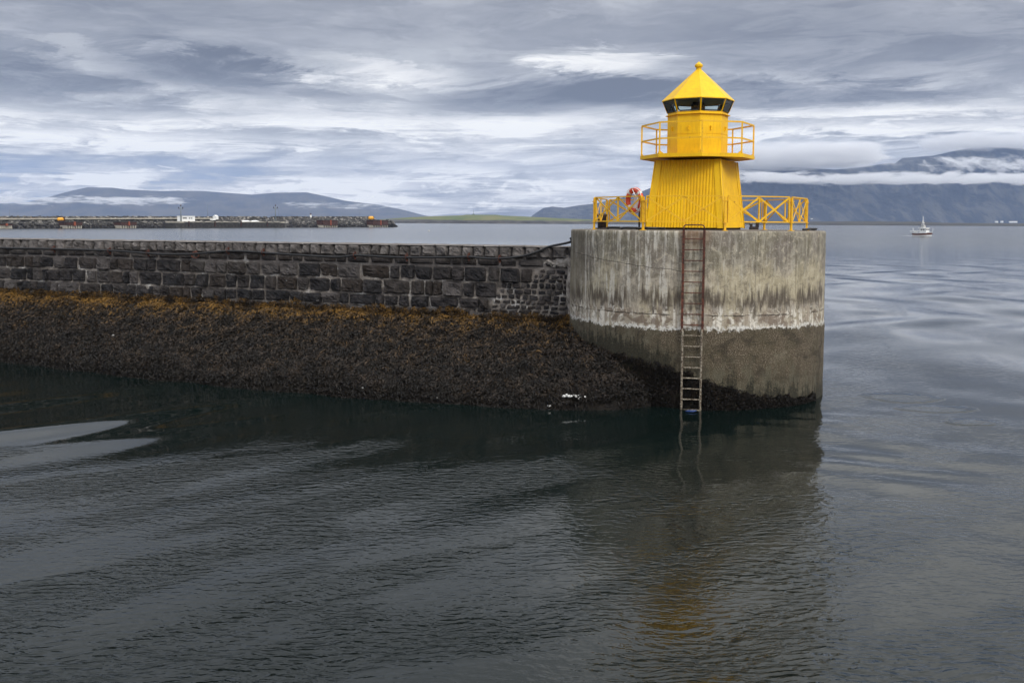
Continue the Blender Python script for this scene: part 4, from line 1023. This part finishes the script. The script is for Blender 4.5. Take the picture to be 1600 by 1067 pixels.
# quay in front of the breakwater
QA, QB = bx_s(258), bx_s(429); qz = bz(340, 346.2, 9); rzB = math.atan2(BD.y, BD.x)
qo = empty('quay', tuple(BW0 + bp((QA + QB) / 2, 5, 0)), 'dark concrete quay with pale deck edge and tyre fenders in front of the breakwater', 'quay')
def qbox(mb, sA_, sB_, n0, n1, z0, z1):
    c = bp((sA_ + sB_) / 2, (n0 + n1) / 2, (z0 + z1) / 2) - bp((QA + QB) / 2, 5, 0) ; mb.box(tuple(c), (sB_ - sA_, n1 - n0, z1 - z0), rz=rzB)
mb = MB(); qbox(mb, QA, QB, -2, 9, -1, qz - .9); mb.build('quay_wall', M_QUAY, qo)
mb = MB(); qbox(mb, QA + 3, QB, -3, 9.15, qz - .9, qz); mb.build('quay_deck', M_BCON, qo)
x = 278
while x < 425:
    mb = MB(); sc_ = bx_s(x); qbox(mb, sc_ - .35, sc_ + .35, 9.15, 9.6, 1.0, qz + .1); mb.build('fender', M_DOLPH, qo); x += 41
mb = MB()
for k in range(11):
    s_ = QA + 6 + k * (QB - QA - 18) / 10; pts = [bp(s_ + (QB - QA - 18) / 10 * t_, 9.35, qz - .25 - .55 * math.sin(math.pi * t_)) - bp((QA + QB) / 2, 5, 0) for t_ in np.linspace(0, 1, 7)]; mb.tube(pts, .16, 5)
mb.build('hanging_rope', M_BLACK, qo)
for k in range(30):
    mb = MB(); s_ = QA + 4 + k * (QB - QA - 8) / 29; qbox(mb, s_ - .45, s_ + .45, 9.0, 9.12, .6, 1.5); mb.build('tyre_fender', M_ARM, qo)
# mooring dolphins
for x0, x1, yt, lab in ((-8, 12, 350, 'rust red steel berth against the breakwater at the left edge'), (96, 121, 347.3, 'rust red steel berth below the yellow tank left of the white cabin'), (181, 206, 347, 'plain rust red steel berth between the yellow tank and the white cabin'), (498, 521, 344.5, 'rust red steel berth below the small white beacon'), (576, 600, 344.8, 'rust red steel berth at the seaward tip of the breakwater')):
    sa, sb = bx_s(x0), bx_s(x1); zt = bz((x0 + x1) / 2, yt, 4); e_ = empty('berth', tuple(BW0 + bp((sa + sb) / 2, 2, 0)), lab, 'berth', group='steel berths along the breakwater')
    def eb_(mb, a_, b_, n0, n1, z0, z1): mb.box((0 + ((a_ + b_) / 2) * BD.x + (n0 + n1) / 2 * BN.x, ((a_ + b_) / 2) * BD.y + (n0 + n1) / 2 * BN.y, (z0 + z1) / 2), (b_ - a_, n1 - n0, z1 - z0), rz=rzB)
    L = (sb - sa) / 2
    mb = MB(); eb_(mb, -L, L, -4, 2, 1.6, zt); mb.build('steel_face', M_DOLPH, e_)
    mb = MB(); eb_(mb, -L - .3, L + .3, -4.2, 2.2, zt, zt + .35); mb.build('cap', M_ARM if x0 > 400 else M_QUAY, e_)
    mb = MB()
    for k in range(7): a_ = -L + .5 + k * (2 * L - 1) / 6; eb_(mb, a_ - .4, a_ + .4, -3.5, 1.7, -1, 1.6)
    mb.build('piles', M_BCON, e_)
    mb = MB(); eb_(mb, -.5, .5, 2.0, 2.6, 1.4, zt + .3); mb.build('ladder_guard', mat('orange_guard', None, (.26, .07, .035), .7), e_)
# yellow tanks
M_TANK = mat('orange_yellow_tank', None, (.75, .36, .03), .5)
for x_, y_, n_, lab in ((104, 343, -5, 'left one of two round orange-yellow tanks, above a berth near the left edge'), (592.5, 341, -8, 'round orange-yellow tank standing at the tip of the breakwater')):
    s_ = bx_s(x_); p = BW0 + bp(s_, n_, 0); zc = HC + (hor(x_) - y_) / F * p.y; rr = 1.0 if x_ < 200 else 1.5
    t_ = MB(); ax = BD; Mx = Matrix.Rotation(math.pi / 2, 4, 'Y'); Mz = Matrix.Rotation(rzB, 4, 'Z')
    L = 3.4 / 2 if x_ < 200 else 2.4
    t_.lathe([(.3, -L), (rr * .8, -L * .85), (rr, -L * .6), (rr, L * .7), (rr * .8, L * .95), (.3, L)], 18, M=Mz @ Mx)
    o = t_.build('tank', M_TANK); o.location = (p.x, p.y, zc); tag(o, lab, 'tank')
    mb = MB(); mb.box((0, 0, -rr + .1), (L * 1.6, 1.6, .9), rz=rzB); mb.box(tuple(BD * (L + .2)), (.35, 2.2, 2.4), rz=rzB); mb.build('cradle', M_DOLPH, o)
# masts with lamps
M_MAST = mat('grey_green_steel', None, (.16, .19, .21), .6)
for x_, yt, yb, lab in ((270, 322, 347, 'tall grey lamp mast at the left end of the quay beside the white cabin'), (418.5, 322, 345, 'tall grey lamp mast near the right end of the quay')):
    s_ = bx_s(x_); p = BW0 + bp(s_, 7, 0); z0 = HC + (hor(x_) - yb) / F * p.y; z1 = HC + (hor(x_) - yt) / F * p.y
    e_ = empty('lamp_mast', (p.x, p.y, z0), lab, 'lamp mast', group='lamp masts on the quay')
    mb = MB(); mb.tube([(0, 0, 0), (0, 0, z1 - z0)], [.42, .26], 8); mb.build('pole', M_MAST, e_)
    mb = MB(); H_ = z1 - z0; mb.tube([(-1.3, 0, H_ - 1.6), (1.3, 0, H_ - 1.6)], .14, 6); mb.tube([(0, 0, H_ - 2.6), (-1.25, 0, H_ - 1.6)], .1, 6); mb.tube([(0, 0, H_ - 2.6), (1.25, 0, H_ - 1.6)], .1, 6); mb.build('crossarm', M_MAST, e_)
    for sx in (-1.2, 1.2):
        mb = MB(); mb.box((sx, 0, H_ - 1.1), (.55, .5, .9), taper=.7); mb.build('lamp', M_DARK, e_)
    mb = MB(); mb.lathe([(.35, H_ - .1), (.4, H_ + .3), (.1, H_ + .9)], 8); mb.build('beacon_lamp', M_DOLPH, e_)
for x_, yt, lab in ((346, 320.5, 'thin pole behind the quay right of the white cabin'), (456, 327, 'thin pole midway along the breakwater'), (504, 327, 'thin pole just left of the small white beacon'), (581.5, 328, 'thin pole left of the tank at the breakwater tip'), (598.5, 332, 'thin pole right of the tank at the breakwater tip'), (38.5, 329, 'leftmost thin pole on the breakwater'), (119, 329, 'thin pole right of the left orange-yellow tank')):
    s_ = bx_s(x_); p = BW0 + bp(s_, -12, 0); z0 = topz_b(s_) - 1; z1 = HC + (hor(x_) - yt) / F * p.y
    mb = MB(); mb.tube([(0, 0, 0), (0, 0, z1 - z0)], [.10, .06], 6); mb.lathe([(.16, z1 - z0), (.16, z1 - z0 + .3)], 6); o = mb.build('light_pole', M_MAST); o.location = (p.x, p.y, z0); tag(o, lab, 'pole', 'thin poles along the breakwater')
# white cabin
def cabin(name, x0, x1, y0, y1, n_, dep, lab, cat, win=True, roof='flat'):
    s0_, s1_ = bx_s(x0), bx_s(x1); p = BW0 + bp((s0_ + s1_) / 2, n_, 0); zb_ = HC + (hor(x0) - y1) / F * p.y; zt_ = HC + (hor(x0) - y0) / F * p.y
    L = s1_ - s0_; H_ = zt_ - zb_; e_ = empty(name, (p.x, p.y, zb_), lab, cat, rz=rzB)
    mb = MB(); mb.box((0, 0, H_ / 2 - .1), (L, dep, H_ - .2 + .0)); mb.build('wall', M_WHITE, e_)
    mb = MB(); mb.box((0, 0, H_ - .08), (L + .3, dep + .3, .2)); 
    if roof == 'gable': mb.addf([(-L / 2, -dep / 2, H_), (L / 2, -dep / 2, H_), (L / 2, dep / 2, H_), (-L / 2, dep / 2, H_), (-L / 2, 0, H_ + .9), (L / 2, 0, H_ + .9)], [(0, 1, 5, 4), (2, 3, 4, 5), (0, 4, 3), (1, 2, 5)])
    mb.build('roof', M_WHITE, e_)
    if win:
        for a_, w_ in ((-L * .28, L * .3), (L * .08, L * .1), (L * .24, L * .08)):
            mb = MB(); sg = -1; mb.box((a_, -dep / 2 - .03, H_ * .6), (w_, .1, H_ * .2)); mb.build('window', M_GASK, e_)
cabin('cabin', 271.5, 292, 337.5, 346, 5, 4, 'white flat-roofed cabin on the quay beside the left lamp mast', 'cabin')
cabin('shed', 346, 349.5, 338.5, 343, -6, 3, 'small white gabled shed beside the thin pole behind the quay', 'shed', False, 'gable')
cabin('container', 334, 338.5, 341.5, 344.2, -2, 2.5, 'tiny white container behind the quay, left of the small gabled shed', 'container', False)
for xa, xb, lab in ((371, 384, 'left one of two upturned white boats on the quay'), (385, 398, 'right one of two upturned white boats on the quay')):
    s0_, s1_ = bx_s(xa), bx_s(xb); p = BW0 + bp((s0_ + s1_) / 2, 4, 0); L = s1_ - s0_; mb = MB(); Mz = Matrix.Rotation(rzB, 4, 'Z')
    vs = []; 
    for i in range(9):
        t_ = i / 8; w_ = 1.1 * math.sin(math.pi * (.12 + .85 * t_)) ** .6
        for k in range(7): a_ = math.pi * k / 6; vs.append((-L / 2 + L * t_, -w_ * math.cos(a_), .75 * w_ * math.sin(a_)))
    mb.addf(vs, [(i * 7 + k, i * 7 + k + 1, (i + 1) * 7 + k + 1, (i + 1) * 7 + k) for i in range(8) for k in range(6)] + [tuple(range(6, -1, -1)), tuple(range(56, 63))], True, M=Mz)
    o = mb.build('upturned_boat', M_WHITE); o.location = (p.x, p.y, qz); tag(o, lab, 'boat', 'upturned white boats on the quay')
# white beacon on top
s_ = bx_s(509); p = BW0 + bp(s_, -14, 0); z0 = topz_b(s_) - 1.2; z1 = HC + (hor(509) - 333.5) / F * p.y; H_ = z1 - z0
mb = MB(); mb.lathe([(.75, 0), (.6, H_ * .62), (.6, H_ * .66)], 10, smooth=False); be = mb.build('beacon', M_WHITE); be.location = (p.x, p.y, z0); tag(be, 'small white beacon with red cap on top of the breakwater', 'beacon')
mb = MB(); mb.lathe([(.45, H_ * .66), (.45, H_ * .85), (.15, H_)], 10); mb.build('lantern', M_DOLPH, be)

# ================================================================= FISHING BOAT
bpz = at_z(1441, 369.3, 0)
boat = empty('fishing_boat', (bpz.x, bpz.y, 0), 'small white fishing boat with red-brown band and wheelhouse motoring towards the harbour', 'fishing boat', rz=R(-60))
BLn, BWd = 7.6, 2.6
def hull_sec(t):   # t 0 stern..1 bow -> half width, sheer height, keel
    w_ = BWd / 2 * (1 - max(0, (t - .45) / .55) ** 2.2) * (.86 + .14 * min(1, t / .3)); sh_ = 1.25 + .9 * max(0, t - .35) ** 1.6 + .25 * max(0, .3 - t); return w_, sh_
def hull_strip(f0, f1, m, name, out_=0.0):
    vs = []; nS = 20
    for sg in (-1, 1):
        for i in range(nS + 1):
            t = i / nS; w_, sh_ = hull_sec(t); x = -BLn / 2 + BLn * t
            for f in (f0, f1):
                z = -.5 + (sh_ + .5) * f; ww = max(w_, .02) * (.70 + .30 * f ** .6) + out_; vs.append((x + (.9 * f if t > .9 else 0), sg * ww, z))
    n2 = 2 * (nS + 1); fs = [(i * 2, i * 2 + 2, i * 2 + 3, i * 2 + 1) for i in range(nS)] + [(n2 + i * 2, n2 + i * 2 + 1, n2 + i * 2 + 3, n2 + i * 2 + 2) for i in range(nS)]
    fs += [(0, 1, n2 + 1, n2), (nS * 2, n2 + nS * 2, n2 + nS * 2 + 1, nS * 2 + 1)]
    mb = MB(); mb.addf(vs, fs, True); return mb.build(name, m, boat)
M_BRN = mat('red_brown_paint', None, (.11, .035, .022), .5)
hull_strip(0, .52, M_WHITE, 'hull'); hull_strip(.52, .88, M_BRN, 'hull_band', .012); hull_strip(.88, 1.0, M_WHITE, 'bulwark', .02)
mb = MB(); vs = []
for i in range(21):
    t = i / 20; w_, sh_ = hull_sec(t); x = -BLn / 2 + BLn * t; vs += [(x, -w_, sh_ - .35), (x, w_, sh_ - .35)]
mb.addf(vs, [(i * 2, i * 2 + 2, i * 2 + 3, i * 2 + 1) for i in range(20)]); mb.build('deck', M_DARK, boat)
mb = MB(); mb.box((.9, 0, 2.15), (3.0, 2.0, 2.0), taper=.94); wh = mb.build('wheelhouse', M_WHITE, boat)
mb = MB(); mb.box((.7, 0, 3.22), (3.5, 2.3, .14)); mb.box((.3, 0, 3.75), (1.4, 1.3, 1.0), taper=.85); mb.build('bridge_roof', M_WHITE, wh)
for q in ((.3, -.99, 2.55), (1.3, -.99, 2.55), (2.36, -.5, 2.6), (2.36, .5, 2.6), (.3, .99, 2.55), (1.3, .99, 2.55)):
    mb = MB(); mb.box(q, (.5, .1, .45) if abs(q[1]) > .9 else (.12, .6, .45)); mb.build('window', M_GASK, wh)
mb = MB(); mb.box((.32, 0, 3.85), (1.5, 1.4, .3)); mb.build('top_window', M_GASK, wh)
mb = MB(); mb.tube([(.2, 0, 4.2), (.1, 0, 7.7)], [.14, .05], 8); mb.tube([(-.6, 0, 4.1), (.12, 0, 6.4)], .05, 6); mb.tube([(.9, 0, 4.1), (.12, 0, 6.4)], .05, 6); mb.tube([(.12, -.6, 5.8), (.12, .6, 5.8)], .05, 6); mb.box((.3, 0, 5.2), (.3, .9, .25)); mb.build('mast', M_WHITE, boat)
mb = MB()
for k in range(6): mb.tube([(-4.6 + .5 * k, -1.2, 1.2), (-4.6 + .5 * k, -1.2, 2.1)], .05, 6); mb.tube([(-4.6 + .5 * k, 1.2, 1.2), (-4.6 + .5 * k, 1.2, 2.1)], .05, 6)
mb.tube([(-4.6, -1.2, 2.1), (-2, -1.2, 2.1)], .05, 6); mb.tube([(-4.6, 1.2, 2.1), (-2, 1.2, 2.1)], .05, 6); mb.tube([(-3.8, 0, 1), (-4.4, 0, 3.2)], .07, 6); mb.tube([(4.6, 0, 1.9), (4.7, 0, 3.1)], .05, 6); mb.build('guard_rail', M_WHITE, boat)
for sx, sy in ((-3.2, .3), (-2.4, -.5)):
    mb = MB(); mb.box((sx, sy, 1.3), (.8, .7, .7)); mb.build('fish_box', M_WHITE, boat)
M_FOAM = mat('foam', lambda t: {'Base Color': (.70, .73, .75, 1), 'Alpha': t.step(t.noise(t.sc(t.pos(), (1.6, .9, 1)), 1.0, 5, .7), .46, .60)}, rough=.8)
fm = MB(); vs = []
for i in range(25):
    t = i / 24; x = -11 + 18.5 * t; w_ = .3 + 1.9 * math.sin(math.pi * min(1, t * .95 + .03)) ** .7
    for k in range(5): vs.append((x, -w_ + 2 * w_ * k / 4, .04 + .20 * max(0, math.sin(math.pi * t)) * (1 - abs(k - 2) / 2 * .7) + .04 * mn.noise(Vector((x, k, 0)))))
fm.addf(vs, [(i * 5 + k, i * 5 + k + 1, (i + 1) * 5 + k + 1, (i + 1) * 5 + k) for i in range(24) for k in range(4)], True)
o = fm.build('bow_foam', M_FOAM); o.location = (bpz.x, bpz.y, 0); o.rotation_euler = (0, 0, R(-60)); tag(o, kind='stuff')

# ================================================================= SMALL THINGS
M_WPL = mat('white_litter', lambda t: {'Base Color': t.mix(t.step(t.noise(t.pos(), 22, 4, .6), .4, .6), (.28, .27, .25), (.72, .72, .70))}, rough=.6)
def lump(name, loc, sz, label, cat, m=M_WPL, n_=1, spread=0.0):
    mb = MB()
    for i in range(n_):
        o_ = Vector((random.uniform(-1, 1) * spread, random.uniform(-.2, .2) * spread, random.uniform(-.28, .25) * spread * random.random())); pr_ = []
        seg = 10; vs = []; k_ = random.uniform(.6, 1.1) if n_ == 1 else random.uniform(.2, .75)
        for a in range(7):
            t = math.pi * a / 6
            for b in range(seg):
                p_ = 2 * math.pi * b / seg; v_ = Vector((math.sin(t) * math.cos(p_), math.sin(t) * math.sin(p_), math.cos(t))); rr = 1 + .45 * mn.noise(v_ * 1.9 + Vector((i * 3.1, loc[0], 0))); vs.append(Vector((v_.x * sz[0], v_.y * sz[1], v_.z * sz[2])) * rr * k_ + o_)
        mb.addf(vs, [(a * seg + b, a * seg + (b + 1) % seg, (a + 1) * seg + (b + 1) % seg, (a + 1) * seg + b) for a in range(6) for b in range(seg)], True)
    o = mb.build(name, m); o.location = loc; return tag(o, label, cat)
def on_bank(x, y):
    d_ = ray(x, y); c0 = Vector((0, 0, HC)); k = 24.0
    while k < 45:
        p = c0 + d_ * k
        if p.z < bank_h(p.x, p.y) + .03: return p
        k += .03
    return at_z(x, y, 0)
lump('plastic_scrap', on_bank(177, 524), (.055, .05, .04), 'small white plastic scrap high on the seaweed bank at far left', 'litter')
lump('plastic_scrap', on_bank(567, 608), (.045, .04, .06), 'small white plastic scrap at the waterline below the middle of the wall', 'litter')
lump('plastic_scrap', on_bank(684, 621), (.06, .04, .035), 'white plastic scrap at the foot of the seaweed between wall middle and pier', 'litter')
lump('plastic_scrap', on_bank(858, 634), (.06, .05, .03), 'little white scrap by the water just below the big foamy litter', 'litter')
lump('foam_litter', on_bank(898, 620) + Vector((0, -.08, .03)), (.07, .04, .045), 'pale lumpy foam litter caught on weed left of the ladder', 'litter', n_=26, spread=.30)
lump('plastic_bag', at_z(1080, 642, .02), (.15, .10, .025), 'blue plastic scrap floating at the foot of the ladder', 'litter', mat('blue_plastic', None, (.010, .035, .13), .35))
lump('plastic_scrap', on_bank(512, 597), (.03, .03, .04), 'tiny white scrap near the water left of the wall middle', 'litter')
# swimming gull
gp = at_z(670, 361.5, 0); gl_ = MB()
gl_.lathe([(.02, -.30), (.10, -.18), (.16, 0), (.14, .16), (.05, .27)], 12, M=Matrix.Translation((0, 0, .10)) @ Matrix.Rotation(math.pi / 2, 4, 'Y'))
gl_.lathe([(.05, .1), (.045, .26), (.075, .33), (.06, .40), (.01, .43)], 10, c=(.22, 0, .05)); gl_.tube([(.28, 0, .40), (.40, 0, .38)], [.02, .006], 6)
gg_ = gl_.build('gull', M_WPL); gg_.location = gp + Vector((0, 0, .02)); gg_.scale = (1.6, 1.6, 1.6); tag(gg_, 'white gull swimming on the open water beyond the block wall', 'gull')

# far shore buildings
V_m = None
def far_house(x0, x1, y0, y1, Dm, lab):
    xm = (x0 + x1) / 2; p = at_y(xm, 345, Dm); z1 = HC + (hor(xm) - y0) / F * Dm; z0 = HC + (hor(xm) - y1) / F * Dm - 6; L = (x1 - x0) / F * Dm
    e_ = empty('building', (p.x, p.y, z0), lab, 'building', group='pale buildings on the far shore')
    H_ = z1 - z0; mb = MB(); mb.box((0, 0, H_ / 2 - 1), (L, 14, H_ - 2)); mb.build('wall', M_WHITE, e_)
    mb = MB(); mb.addf([(-L / 2 - 1, -8, H_ - 2), (L / 2 + 1, -8, H_ - 2), (L / 2 + 1, 8, H_ - 2), (-L / 2 - 1, 8, H_ - 2), (-L / 2 - 1, 0, H_), (L / 2 + 1, 0, H_)], [(0, 1, 5, 4), (2, 3, 4, 5), (0, 4, 3), (1, 2, 5), (0, 3, 2, 1)]); mb.build('roof', M_BCON, e_)
for a in ((1447, 1467, 343.2, 344.8, 7700, 'long pale building on the far shore right of the fishing boat mast'), (1371, 1391, 343.6, 344.6, 7700, 'long low pale building on the far shore left of the fishing boat'), (1305, 1308, 341.5, 344.5, 7700, 'small pale building on the far shore between lighthouse railing and boat'), (1267, 1270, 341.5, 344, 7700, 'tiny pale building on the far shore just right of the deck railing'),
          (1555, 1559, 345.4, 347, 7600, 'left small pale building near the right edge of the far shore'), (1563.5, 1567, 345.2, 347, 7600, 'middle small pale building near the right edge of the far shore'), (1577, 1589, 345.6, 347, 7600, 'rightmost pale building on the far shore, wider than its neighbours')):
    far_house(*a)
# mast on the headland
hm = MB(); hm.tube([(0, 0, 0), (0, 0, 14)], [.5, .3], 6); hm.box((0, 0, 1.5), (6, 4, 3)); p = at_y(740, 335, 2300 + 420 * .62); ho2 = hm.build('radio_mast', M_MAST); ho2.location = (p.x, p.y, p.z - 2); tag(ho2, 'thin mast standing on top of the green headland', 'mast')

# ================================================================= LOW CLOUD HANGING ON THE MOUNTAINS
def cloud(name, x0, x1, y0, y1, D0, D1, dens, sx, sz, thr, wid, seed, shear=0.0, col=(1, 1, 1)):
    """a real bank of vapour between the given directions, D0..D1 metres away"""
    Dm = (D0 + D1) / 2; a = at_y(x0, 345, Dm).x; b = at_y(x1, 345, Dm).x; zt = HC + (hor((x0 + x1) / 2) - y0) / F * Dm; zb = HC + (hor((x0 + x1) / 2) - y1) / F * Dm
    mb = MB(); mb.box((0, 0, 0), (b - a, D1 - D0, zt - zb)); m = bpy.data.materials.new(name); m.use_nodes = True; t = NT(m.node_tree); t.n.clear()
    o_ = t.n.new('ShaderNodeOutputMaterial'); pv = t.n.new('ShaderNodeVolumePrincipled'); pv.inputs['Color'].default_value = (*col, 1)
    p = t.obj(); X_, Y_, Z_ = t.xyz(p); hx, hy, hz2 = (b - a) / 2, (D1 - D0) / 2, (zt - zb) / 2
    X2 = t.add(X_, t.mul(Z_, shear))
    n_ = t.noise(t.vec(t.mul(X2, 1 / sx), t.mul(Y_, 1 / sx), t.add(t.mul(Z_, 1 / sz), seed)), 1.0, 5, .58, .4)
    big = t.noise(t.vec(t.mul(X_, .22 / sx), 0.0, seed + 4.0), 1.0, 2, .5)
    ez = t.m('ABSOLUTE', t.mul(t.add(Z_, t.mul(t.sub(big, .5), hz2 * .9)), 1 / hz2)); ex = t.m('ABSOLUTE', t.mul(X_, 1 / hx)); ey = t.m('ABSOLUTE', t.mul(Y_, 1 / hy))
    fall = t.mul(t.step(ez, .95, .15), t.mul(t.step(ex, 1.0, .55), t.step(ey, 1.0, .6)))
    d_ = t.step(t.add(n_, t.mul(t.sub(fall, 1.0), .45)), thr, thr + wid)
    t.put(pv.inputs['Density'], t.mul(d_, dens)); t.l.new(pv.outputs[0], o_.inputs['Volume'])
    o = mb.build('cloud_bank', m); o.location = ((a + b) / 2, Dm, (zt + zb) / 2); tag(o, kind='stuff'); return o
cloud('cloud_long', 1000, 1800, 262, 298, 7500, 8500, .013, 190, 55, .42, .10, 1.0)
cloud('cloud_wisps', 1370, 1800, 226, 290, 8000, 8900, .010, 150, 80, .52, .09, 6.0, shear=.9)
cloud('cloud_cap', 1040, 1400, 216, 278, 7900, 9300, .008, 300, 70, .24, .20, 9.0)
cloud('cloud_crest', 1370, 1900, 200, 247, 8500, 9700, .007, 260, 70, .33, .14, 12.0)
cloud('cloud_left', -260, 400, 296, 331, 9300, 10200, .010, 190, 34, .50, .08, 3.0)
cloud('cloud_thin', 405, 660, 308, 336, 9300, 10200, .006, 190, 32, .54, .12, 21.0)
